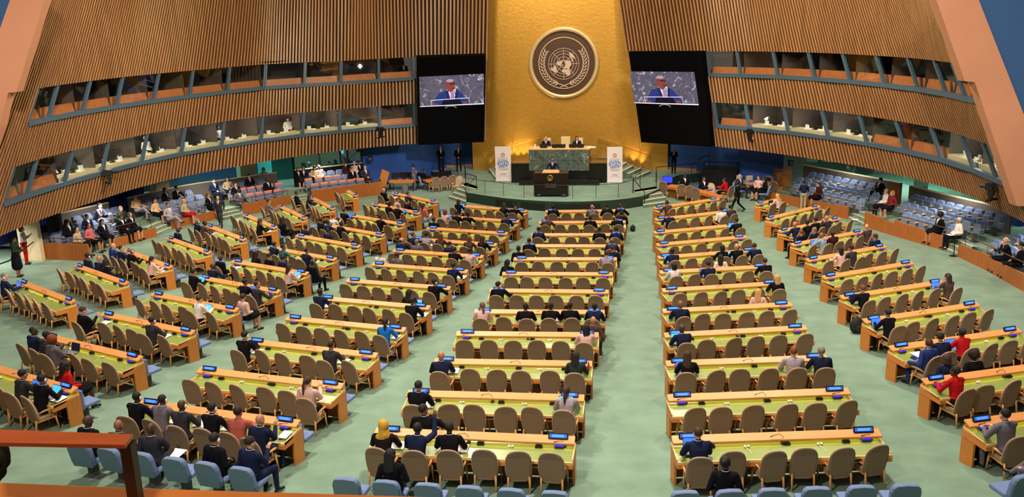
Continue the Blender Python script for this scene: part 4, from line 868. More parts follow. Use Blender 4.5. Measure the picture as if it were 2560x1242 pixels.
D = {'A2':((51.5,703),(181,753)),'A3':((193,663),(313,706.5)),'A4':((316,625),(426,667)),'A5':((420,593),(524,631.5)),
'A6':((519,562.5),(613,599)),'A7':((608,533.5),(692,570)),'A8':((698,513),(763,544.7)),'A9':((780,493),(829,519)),
'B2':((111,838),(351,895)),'B3':((253,782),(485.6,830.7)),'B4':((377,732),(597,775)),'B5':((506,692.6),(690,727)),
'B6':((581,651),(769,683.6)),'B7':((667,616),(841.6,648)),'B8':((739,586),(902,616)),'B9':((815,561),(955,586.5)),
'B10':((877,536.6),(1005,560)),'B11':((932,507),(1048.5,532.6)),'B12':((985.7,482),(1087,504)),
'C1':((346,1004.7),(748,1056.6)),'C2':((493.7,922.5),(858.5,964)),'C3':((616,851),(944.6,887)),'C4':((712.7,793),(1016,823)),
'C5':((796,743),(1076,768)),'C6':((865,699),(1127,719.6)),'C7':((928,658.6),(1171,677.7)),'C8':((982,624.4),(1209,641)),
'C9':((1031.6,595.4),(1240,611)),'C10':((1068.6,569),(1267.6,583)),'C11':((1111,540),(1294,553)),'C12':((1144,513),(1316,526.7)),
'D1':((940.6,1075.8),(1434,1097.7)),'D2':((1018.7,980.5),(1460,993)),'D3':((1085,900.4),(1480.8,908)),'D4':((1139.6,831.5),(1497.6,835.8)),
'D5':((1185.5,776.7),(1512.6,779)),'D6':((1223,724.4),(1523.4,728)),'D7':((1255.5,682.5),(1532,684)),'D8':((1285,646),(1541,646)),
'D9':((1307,613),(1549,614)),'D10':((1329,585.7),(1559,585)),'D11':((1348,555.4),(1563,553)),'D12':((1365,527.7),(1566.7,525)),
'E1':((1684.5,1097),(2196.6,1078.5)),'E2':((1673,992.8),(2119,975)),'E3':((1668,907.4),(2065,891.6)),'E4':((1662.8,836.4),(2014.5,817)),
'E5':((1658,776),(1977.6,758.5)),'E6':((1654,724.7),(1948,706)),'E7':((1647.5,679.6),(1922,664)),'E8':((1646.7,642.5),(1888,624)),
'E9':((1642,610.7),(1865,590.4)),'E10':((1638.4,580),(1840.6,561.4)),'E11':((1640,547.7),(1823,527)),'E12':((1635.5,519.4),(1795.6,496)),
'F1':((1918.6,546),(2046,514)),'F2':((1947.6,578),(2100,543.7)),'F3':((1980,611),(2156,576.7)),'F4':((2015.4,649.8),(2215.7,613)),
'F5':((2055.7,693),(2283.5,654.6)),'F6':((2103,742),(2357,703)),'F7':((2158,801.5),(2448.6,758)),'F8':((2228,868.8),(2549,823))}
DK = {}
for k, (a, c) in D.items():
    A, B_ = hit(*a, .95), hit(*c, .95); mid = (A + B_) / 2; d = B_ - A; DK[k] = [mid.x, mid.y, math.atan2(d.y, d.x)]
def ext(a, c, t=1.0):     # extrapolate the next desk of a block
    A, B_ = DK[a], DK[c]; return [A[0] + (A[0] - B_[0]) * t, A[1] + (A[1] - B_[1]) * t, A[2] + (A[2] - B_[2]) * t]
DK['B1'] = ext('B2', 'B3'); DK['B0'] = ext('B1', 'B2'); DK['C0'] = ext('C1', 'C2'); DK['D0'] = ext('D1', 'D2'); DK['E0'] = ext('E1', 'E2')
DK['F9'] = ext('F8', 'F7'); DK['F10'] = ext('F9', 'F8'); DK['F11'] = ext('F10', 'F9'); DK['A1'] = ext('A2', 'A3')
s1, s2 = hit(1891, 510, .95), hit(1949, 496, .95); SH = {'F0': [(s1.x + s2.x) / 2, (s1.y + s2.y) / 2, math.atan2((s2 - s1).y, (s2 - s1).x)]}
s1, s2 = hit(868, 475, .95), hit(893, 490, .95); SH['A10'] = [(s1.x + s2.x) / 2, (s1.y + s2.y) / 2, math.atan2((s2 - s1).y, (s2 - s1).x)]
BLK = {'A': 'far left block', 'B': 'second block from left', 'C': 'third block from left', 'D': 'block left of wide aisle', 'E': 'block right of wide aisle', 'F': 'far right block'}
NROW = {'A': 10, 'B': 12, 'C': 12, 'D': 12, 'E': 12, 'F': 0}
def rowname(k):
    b_, n = k[0], int(k[1:]); r = (n + 1) if b_ == 'F' else NROW[b_] - n + 1
    return '%s row from the stage' % ORD[r - 1]
def dmat(k):
    x, y, a = (DK.get(k) or SH[k]); return Matrix.Translation((x, y, floorz(x, y))) @ Matrix.Rotation(a, 4, 'Z')
def slotx(i, k='D1'): return (i - 2.5) * .71 if k not in SH else (i - 1) * .62
rj = random.Random(11)
OCC = {}      # filled by the people table below: (desk, slot) -> True when the chair is pushed back

# ================================================================ PEOPLE
def caps(a, b, ra, rb, m=0): return ('c', Vector(a), Vector(b), ra, rb, m)
def elp(c, r, m=0, rot=None): return ('e', Vector(c), r, rot, m)
def hand(w, d, s, curl=.35, grip=False):
    """palm and five fingers from wrist w along direction d, thumb on side s"""
    d = Vector(d).normalized(); s = Vector(s); s = (s - d * s.dot(d)).normalized(); n = d.cross(s); n = n if n.z < 0 else -n; P = []
    w = Vector(w)
    for q in (-.022, 0, .022): P.append(caps(w + s * q * .6, w + d * .085 + s * q, .017, .016))
    for q, L_ in zip((.031, .0105, -.0105, -.031), (.066, .076, .070, .055)):
        k = w + d * .085 + s * q; k2 = k + (d * (1 - curl * .5) + n * curl).normalized() * L_ * .5; k3 = k2 + (d * (1 - curl) + n * curl * 1.6).normalized() * L_ * .5
        P += [caps(k, k2, .0105, .0095), caps(k2, k3, .0095, .008)]
    t0 = w + d * .025 + s * .024; t1 = t0 + (d * .55 + s * .75 + n * .2).normalized() * .04; P += [caps(t0, t1, .014, .011), caps(t1, t1 + (d * .9 + s * .25 + n * .3).normalized() * .03, .011, .009)]
    return P
def figure(name, tor, head, yaw, nod, arms, legs, skirt=None, fem=False, robe=False):
    """tor: pelvis, waist, chest, neck points; arms: (shoulder, elbow, wrist, hand dir, thumb dir)"""
    pel, wa, ch, nk = [Vector(p) for p in tor]; head = Vector(head); P = []; sh = .9 if fem else 1.0
    P += [elp(pel, (.172 * (1.02 if fem else 1), .135, .12), 2), elp(pel.lerp(wa, .5), (.15 * sh, .12, .12), 1), elp(wa, (.145 * sh, .112, .13), 1), elp(wa.lerp(ch, .5), (.158 * sh, .115, .13), 1), elp(ch, (.172 * sh, .118, .14), 1)]
    shs = [Vector(a[0]) for a in arms]; P.append(caps(shs[0].lerp(shs[1], .06), shs[0].lerp(shs[1], .94), .064, .064, 1)); P.append(caps(ch + Vector((0, 0, .07)), nk, .085, .06, 1))
    P.append(caps(nk - Vector((0, 0, .03)), head - Vector((0, .01, .05)), .051, .05, 0)); ntor = 5
    Hr = Matrix.Rotation(yaw, 3, 'Z') @ Matrix.Rotation(nod, 3, 'X')
    def h(p): return head + Hr @ Vector(p)
    P += [elp(h((0, -.012, .025)), (.076, .096, .098), 0, Hr), elp(h((0, .02, -.04)), (.06, .072, .075), 0, Hr), elp(h((0, .062, -.092)), (.03, .026, .022), 0, Hr), caps(h((0, .084, .02)), h((0, .108, -.022)), .011, .016, 0),
          elp(h((-.03, .08, .012)), (.011, .0085, .006), 5, Hr), elp(h((.03, .08, .012)), (.011, .0085, .006), 5, Hr), elp(h((0, .083, -.058)), (.021, .009, .006), 6, Hr), elp(h((-.078, -.005, -.008)), (.013, .022, .032), 0, Hr), elp(h((.078, -.005, -.008)), (.013, .022, .032), 0, Hr)]
    for a in arms:
        s_, e_, w_ = Vector(a[0]), Vector(a[1]), Vector(a[2]); P += [caps(s_, e_, .066 * (.92 if fem else 1), .056 * (.9 if fem else 1), 1), caps(e_, w_, .056 * (.9 if fem else 1), .041, 1), caps(w_, w_ + (w_ - e_).normalized() * .015, .029, .027, 4)]
        P += [p for p in hand(w_ + (w_ - e_).normalized() * .01, a[3], a[4])]
    for l in legs:
        hp, kn, an, td = [Vector(q) for q in l]; P += [caps(hp, kn, .088, .064, 2), caps(kn, an, .062, .044, 7 if fem and skirt else 2), caps(an + Vector((0, 0, -.02)), an + td.normalized() * .14 + Vector((0, 0, -.045)), .042, .033, 3), caps(an + Vector((0, 0, -.03)), an - td.normalized() * .04 + Vector((0, 0, -.045)), .038, .032, 3)]
    if skirt: P.append(caps(skirt[0], skirt[1], skirt[2], skirt[3], 2))
    m_ = MB()
    # one lofted torso from seat to collar
    secs = [(pel - Vector((0, 0, .10)), .12, .10), (pel - Vector((0, 0, .05)), .165, .13), (pel + Vector((0, 0, .04)), .172, .135), (pel.lerp(wa, .7), .160 * sh, .125), (wa.lerp(ch, .3), .160 * sh, .122), (wa.lerp(ch, .75), .176 * sh, .125), (ch + Vector((0, 0, .02)), .188 * sh, .122), (ch.lerp(nk, .5), .19 * sh, .108), (ch.lerp(nk, .8), .15 * sh, .085), (nk - Vector((0, 0, .01)), .075, .066)]
    vs = []; fs = []; NS = 28
    for c_, rx_, ry_ in secs:
        for q in range(NS): a_ = 2 * math.pi * q / NS; ca, sa = math.cos(a_), math.sin(a_); vs.append((c_.x + rx_ * math.copysign(abs(ca) ** .8, ca), c_.y + ry_ * math.copysign(abs(sa) ** .8, sa), c_.z))
    for i in range(len(secs) - 1):
        for q in range(NS): fs.append((i * NS + q, i * NS + (q + 1) % NS, (i + 1) * NS + (q + 1) % NS, (i + 1) * NS + q))
    fs += [tuple(range(NS - 1, -1, -1)), tuple((len(secs) - 1) * NS + q for q in range(NS))]; m_.add(vs, fs)
    for pi_, p in enumerate(P):
        if 1 <= pi_ < 5: continue
        if p[0] == 'c': m_.tube([p[1], p[2]] if (p[2] - p[1]).length > 1e-4 else [p[1], p[1] + Vector((0, 0, .001))], [p[3], p[4]], 14); m_.ell(p[1], (p[3],) * 3, 14, 8); m_.ell(p[2], (p[4],) * 3, 14, 8)
        else: m_.ell(p[1], p[2], 18, 12, 0, p[3])
    me = remesh(m_, .0098)
    n = len(me.polygons); c = np.empty(n * 3); me.polygons.foreach_get('center', c); c = c.reshape(-1, 3); best = np.full(n, 1e9); mi = np.zeros(n, int)
    for p in P:
        if p[0] == 'c':
            a = np.array(p[1]); ba = np.array(p[2]) - a; t = np.clip(((c - a) @ ba) / max(ba @ ba, 1e-9), 0, 1); d = np.linalg.norm(c - (a + t[:, None] * ba), axis=1) - (p[3] + (p[4] - p[3]) * t)
        else:
            q = c - np.array(p[1]); r = np.array(p[2])
            if p[3]: q = q @ np.array(p[3])
            d = (np.linalg.norm(q / r, axis=1) - 1) * r.min()
        if p[-1] in (5, 6): d = d - .0025
        k = d < best; best[k] = d[k]; mi[k] = p[-1]
    # shirt front and tie between the lapels
    cz = ch.z; zz = np.clip((c[:, 2] - (cz - .12)) / (nk.z - cz + .1), 0, 1.1); fr = (mi == 1) & (c[:, 1] > np.interp(c[:, 2], [wa.z, ch.z, nk.z], [wa.y, ch.y, nk.y]) + .045) & (c[:, 2] > cz - .12) & (np.abs(c[:, 0]) < .06 * zz)
    mi[fr] = 4; mi[fr & (np.abs(c[:, 0]) < .014 + 0 * zz)] = 8
    me.polygons.foreach_set('material_index', mi.astype(np.int32)); me.polygons.foreach_set('use_smooth', [True] * n)
    for i in range(9): me.materials.append(SKIN0)
    me.name = name; me.update()
    g = MB(); q = nk + Vector((0, .0, .012)); g.tube([q + Vector((.058 * math.cos(t), .06 * math.sin(t), -.012 * math.sin(t) - (.02 if math.sin(t) > .8 else 0))) for t in [2 * math.pi * i / 20 for i in range(21)]], .0065, 6)
    return dict(mesh=me, head=head, rot=Hr.to_euler(), collar=g.mesh('shirt_collar', SKIN0, True))
SKIN0 = mat('skin_default', 'b98264', .6)
def remesh(mb_, vox):
    me = mb_.mesh('tmp', SKIN0); me.materials.clear(); o = bpy.data.objects.new('tmp', me); COL.objects.link(o); md = o.modifiers.new('r', 'REMESH'); md.mode = 'VOXEL'; md.voxel_size = vox
    sm = o.modifiers.new('s', 'SMOOTH'); sm.factor = .5; sm.iterations = 2
    dg = bpy.context.evaluated_depsgraph_get(); dg.update(); out = bpy.data.meshes.new_from_object(o.evaluated_get(dg)); bpy.data.objects.remove(o); bpy.data.meshes.remove(me); return out
def sit(name, lean=.08, aL=None, aR=None, yaw=0, nod=-.1, cross=False, fem=False, sk=False):
    pel = (0, 0, .55); wa = (0, .01 + lean * .2, .72); ch = (0, lean * .7, .92); nk = (0, lean, 1.06); hd = (0, lean + .035, 1.185)
    sx = .17 if fem else .19; S_ = lambda s: (s * sx, lean * .85, .99)
    legs = []
    for s in (-1, 1):
        if cross and s == 1: legs.append(((.09, .03, .54), (.02, .42, .66), (-.12, .62, .38), (-.3, 1, .2)))
        else: legs.append(((s * .095, .03, .53), (s * .12, .44, .52), (s * .12, .42 + (.03 if s > 0 else -.02), .085), (s * .15, 1, 0)))
    skirt = ((0, .05, .54), (0, .40, .53), .17, .14) if sk else None
    def arm(s, k):
        if k == 'desk': return (S_(s), (s * .27, lean + .12, .76), (s * .13, lean + .34, .795), (-s * .35, 1, .0), (-s, 0, 0))
        if k == 'type': return (S_(s), (s * .25, lean + .14, .75), (s * .11, lean + .37, .80), (-s * .1, 1, -.05), (-s, 0, .0))
        if k == 'wide': return (S_(s), (s * .36, lean + .14, .78), (s * .26, lean + .36, .795), (-s * .5, 1, 0), (-s, 0, 0))
        if k == 'lap': return (S_(s), (s * .26, lean - .02, .74), (s * .07, lean + .26, .66), (-s * .7, .7, -.1), (-s, .2, .3))
        if k == 'rest': return (S_(s), (s * .29, lean - .04, .73), (s * .29, .24, .66), (0, 1, -.1), (-s, 0, 0))
        if k == 'chin': return (S_(s), (s * .2, lean + .24, .80), (s * .07, lean + .15, 1.03), (-s * .3, -.1, 1), (0, -1, 0))
        if k == 'phone': return (S_(s), (s * .22, lean + .14, .80), (s * .1, lean + .34, .92), (-s * .1, .45, .8), (-s, 0, .2))
        if k == 'raise': return (S_(s), (s * .27, lean + .2, 1.02), (s * .22, lean + .38, 1.24), (0, .25, 1), (-s, 0, .1))
    return figure(name, (pel, wa, ch, nk), hd, yaw, nod, [arm(-1, aL), arm(1, aR)], legs, skirt, fem)
def stand(name, arms, legs, yaw=0, nod=-.05, fem=False, skirt=None, lean=0):
    return figure(name, ((0, 0, .95), (0, lean * .3, 1.12), (0, lean * .7, 1.32), (0, lean, 1.47)), (0, lean + .03, 1.60), yaw, nod, arms, legs, skirt, fem)
POSE = {
 'desk': sit('person_desk', .10, 'desk', 'desk'), 'deskf': sit('person_desk_f', .10, 'desk', 'desk', .25, -.1, fem=True), 'look': sit('person_look', .06, 'desk', 'wide', -.75, -.08), 'type': sit('person_type', .12, 'type', 'type', 0, -.22), 'typef': sit('person_type_f', .10, 'type', 'type', -.2, -.22, fem=True),
 'lap': sit('person_lap', -.04, 'lap', 'lap', .15, -.25), 'lapf': sit('person_lap_f', -.03, 'lap', 'lap', -.3, -.2, fem=True, sk=True), 'cross': sit('person_cross', -.06, 'rest', 'lap', -.5, -.05, True), 'chin': sit('person_chin', .12, 'chin', 'desk', .1, -.1), 'phone': sit('person_phone', .0, 'lap', 'phone', -.15, -.3), 'raise': sit('person_raise', .1, 'desk', 'raise', 0, .05),
 'podium': stand('person_podium', [((-.19, .03, 1.39), (-.33, .1, 1.18), (-.36, .32, 1.06), (-.1, 1, -.2), (1, 0, 0)), ((.19, .03, 1.39), (.33, .1, 1.18), (.36, .32, 1.06), (.1, 1, -.2), (-1, 0, 0))], [((-.1, 0, .92), (-.11, .02, .5), (-.11, 0, .085), (-.1, 1, 0)), ((.1, 0, .92), (.11, .02, .5), (.11, 0, .085), (.1, 1, 0))], .25),
 'clasp': stand('person_clasp', [((-.19, 0, 1.39), (-.27, -.02, 1.12), (-.06, .17, .98), (.9, .3, -.3), (0, .3, 1)), ((.19, 0, 1.39), (.27, -.02, 1.12), (.06, .19, 1.0), (-.9, .3, -.3), (0, .3, 1))], [((-.1, 0, .92), (-.12, .02, .5), (-.13, 0, .085), (-.2, 1, 0)), ((.1, 0, .92), (.12, .02, .5), (.13, 0, .085), (.2, 1, 0))]),
 'walk': stand('person_walk', [((-.19, 0, 1.39), (-.25, -.12, 1.15), (-.22, -.06, .92), (0, .3, -1), (0, 1, 0)), ((.19, 0, 1.39), (.25, .06, 1.14), (.2, .2, .94), (0, .4, -1), (-.3, 1, 0))], [((-.09, 0, .92), (-.09, .2, .54), (-.09, .3, .1), (0, 1, .1)), ((.09, 0, .92), (.09, -.02, .5), (.1, -.36, .2), (0, 1, -.7))], 0, -.03, lean=.04),
 'photo': stand('person_photo', [((-.17, 0, 1.37), (-.22, .08, 1.14), (-.06, .26, 1.27), (.1, .6, .6), (1, 0, 0)), ((.17, 0, 1.37), (.22, .1, 1.14), (.06, .28, 1.27), (-.1, .6, .6), (-1, 0, 0))], [((-.09, 0, .9), (-.09, .02, .48), (-.09, 0, .085), (-.1, 1, 0)), ((.09, 0, .9), (.09, .02, .48), (.09, 0, .085), (.1, 1, 0))], 0, -.15, fem=True),
 'skirt': stand('person_skirt', [((-.17, 0, 1.37), (-.23, .02, 1.14), (-.06, .22, 1.2), (.6, .5, .4), (0, 0, 1)), ((.17, 0, 1.37), (.22, .05, 1.12), (.05, .25, 1.15), (-.6, .5, .3), (0, 0, 1))], [((-.09, 0, .9), (-.09, .02, .48), (-.09, 0, .085), (-.1, 1, 0)), ((.09, 0, .9), (.09, .02, .48), (.09, 0, .085), (.1, 1, 0))], .1, -.1, fem=True, skirt=((0, 0, .85), (0, 0, .48), .17, .21)),
}
def hairmesh(name, prims, vox=.011, amp=.003, cut=None):
    m_ = MB()
    for p in prims:
        if p[0] == 'c': m_.tube([p[1], p[2]], [p[3], p[4]], 12); m_.ell(p[1], (p[3],) * 3, 12, 8); m_.ell(p[2], (p[4],) * 3, 12, 8)
        else: m_.ell(p[1], p[2], 18, 12)
    me = remesh(m_, vox); rr = random.Random(5)
    n = len(me.vertices); c = np.empty(n * 3); me.vertices.foreach_get('co', c); c = c.reshape(-1, 3)
    nrm = c / (np.linalg.norm(c, axis=1)[:, None] + 1e-6); w = np.sin(c[:, 0] * 170 + c[:, 1] * 90) * np.sin(c[:, 1] * 140 - c[:, 0] * 60) * amp + np.sin(np.arctan2(c[:, 0], -c[:, 1]) * 34) * amp
    c = c + nrm * w[:, None]; me.vertices.foreach_set('co', c.ravel()); me.polygons.foreach_set('use_smooth', [True] * len(me.polygons)); me.materials.append(SKIN0); me.name = name; me.update(); return me
HAIR = {
 'short': hairmesh('hair_short', [elp((0, -.028, .042), (.084, .1, .094))]), 'buzz': hairmesh('hair_buzz', [elp((0, -.022, .034), (.079, .095, .094))], amp=.0008),
 'fringe': hairmesh('hair_fringe', [elp((0, -.035, -.005), (.083, .085, .055))]), 'long': hairmesh('hair_long', [elp((0, -.028, .038), (.09, .104, .1)), caps((-.045, -.06, .02), (-.055, -.085, -.24), .055, .035), caps((.045, -.06, .02), (.055, -.085, -.24), .055, .035), caps((0, -.08, 0), (0, -.1, -.27), .05, .03)], amp=.005),
 'bob': hairmesh('hair_bob', [elp((0, -.035, .03), (.095, .105, .105)), elp((0, -.05, -.05), (.1, .075, .09))], amp=.004), 'bun': hairmesh('hair_bun', [elp((0, -.028, .038), (.085, .1, .096)), elp((0, -.125, .05), (.045, .04, .045))]),
 'pony': hairmesh('hair_pony', [elp((0, -.028, .038), (.085, .1, .096)), caps((0, -.12, .05), (0, -.14, -.08), .03, .036), caps((0, -.14, -.08), (0, -.12, -.27), .036, .014)]), 'afro': hairmesh('hair_afro', [elp((0, -.03, .05), (.125, .125, .12))], amp=.008),
 'hijab': hairmesh('hair_hijab', [elp((0, -.03, .02), (.1, .115, .125)), caps((0, -.03, -.06), (0, -.04, -.16), .1, .12), elp((0, -.035, -.2), (.17, .11, .1))], amp=.004),
}
g_ = MB(); g_.ell((.088, .0, -.005), (.02, .03, .042), 8, 6); g_.tube([(.09, .01, -.04), (.08, .05, -.07)], .006, 5); HEADSET = g_.mesh('earpiece', WHITE)
TOPS = {'blk': ('black suit', '14141a'), 'nvy': ('navy suit', '1c2440'), 'chr': ('charcoal suit', '34313a'), 'gry': ('grey jacket', '6b6672'), 'lgy': ('pale grey jacket', 'a39aa6'), 'pnk': ('pale pink top', 'd9b3ac'), 'wht': ('white top', 'e2d9d6'), 'red': ('red jacket', 'b21a1e'), 'crd': ('dark red top', '7a2830'), 'blu': ('bright blue dress', '1c6cc0'),
        'sal': ('salmon shirt', 'a95a50'), 'brn': ('brown suit', '4f3c3a'), 'bei': ('beige jacket', 'b3a384'), 'crm': ('cream shirt', 'dcb98c'), 'tea': ('teal top', '35606c'), 'lbl': ('pale blue robe', '8da4b8'), 'mar': ('maroon jacket', '3c1a22'), 'grn': ('dark green jacket', '27352f'), 'blt': ('blue suit', '2b3a78'), 'pat': ('patterned black dress', '1f1a1e'), 'cor': ('coral jacket', 'c46a66')}
HC = {'k': 'hair_black:15110f', 'b': 'hair_brown:3a2418', 'r': 'hair_reddish:7a3a1c', 'y': 'hair_blond:c79a5c', 'g': 'hair_grey:7d7670', 'w': 'hair_white:c9c2ba', 'm': 'scarf_mustard:c99a2c', 'n': 'scarf_black:17161a', 'l': 'hair_light_brown:6b4228'}
SK = {'d': 'skin_dark:4a2d20', 'm': 'skin_brown:8a5a40', 'l': 'skin_light:d39a7c', 't': 'skin_tan:b57f5e'}
def cm(s, r=.7): n, c = s.split(':'); return mat(n, c, r)
def person(loc, rz, spec, label, group=None, scale=None, sm=1.0):
    """spec: pose top hair haircolour skin [h] [m]irror, optional bottom colour key"""
    f = spec.split(); pose, top, hair, hc, sk = f[:5]; fl = f[5:] ; P = POSE[pose]
    o = obj('person', P['mesh'], None, label, 'person', group, None, loc, rz)
    tm = mat('cloth_' + top, TOPS[top][1], .95, var=.10, scale=7, spec=.12, bump=.9); bot = [q[4:] for q in fl if q.startswith('bot:')]
    bm_ = mat('cloth_' + bot[0], TOPS[bot[0]][1], .85) if bot else (tm if top in ('blk', 'nvy', 'chr', 'gry', 'blu', 'brn', 'blt', 'pat', 'lbl') else mat('cloth_blk', TOPS['blk'][1], .85))
    suit = top in ('blk', 'nvy', 'chr', 'gry', 'brn', 'blt', 'lgy'); skm = cm(SK[sk], .55)
    ms = [skm, tm, bm_, mat('shoe_black', '0e0c0c', .35), mat('shirt_white', 'ddd8de', .8) if suit else tm, mat('eye_dark', '120c0a', .3), mat('lips', '8c4a42' if sk != 'd' else '50281f', .5), skm, (mat('tie_dark', '4c2030', .6) if 'tie' in fl else (mat('shirt_white', 'ddd8de', .8) if suit else tm))]
    for i, m_ in enumerate(ms): o.material_slots[i].link = 'OBJECT'; o.material_slots[i].material = m_
    s = (1.1 if pose not in ('podium', 'clasp', 'walk', 'photo', 'skirt') else 1.03) * (scale or 1.0); o.scale = (-s if 'm' in fl else s, s, s)
    if suit:
        c_ = bpy.data.objects.new('shirt_collar', P['collar']); COL.objects.link(c_); c_.parent = o; c_.material_slots[0].link = 'OBJECT'; c_.material_slots[0].material = mat('shirt_white', 'ddd8de', .8)
    if hair != 'bald':
        h_ = bpy.data.objects.new('headscarf' if hair == 'hijab' else 'hair', HAIR[hair]); COL.objects.link(h_); h_.parent = o; h_.location = P['head']; h_.rotation_euler = P['rot']; h_.material_slots[0].link = 'OBJECT'; h_.material_slots[0].material = cm(HC[hc], .75)
    if 'h' in fl: e_ = bpy.data.objects.new('earpiece', HEADSET); COL.objects.link(e_); e_.parent = o; e_.location = P['head']; e_.rotation_euler = P['rot']
    if 'mask' in fl:
        g = MB(); g.ell((0, .062, -.045), (.055, .05, .045), 10, 7); e_ = obj('face_mask', g.mesh('face_mask', WHITE if 'wm' in fl else BLACK, True), o); e_.location = P['head']; e_.rotation_euler = P['rot']
    return o
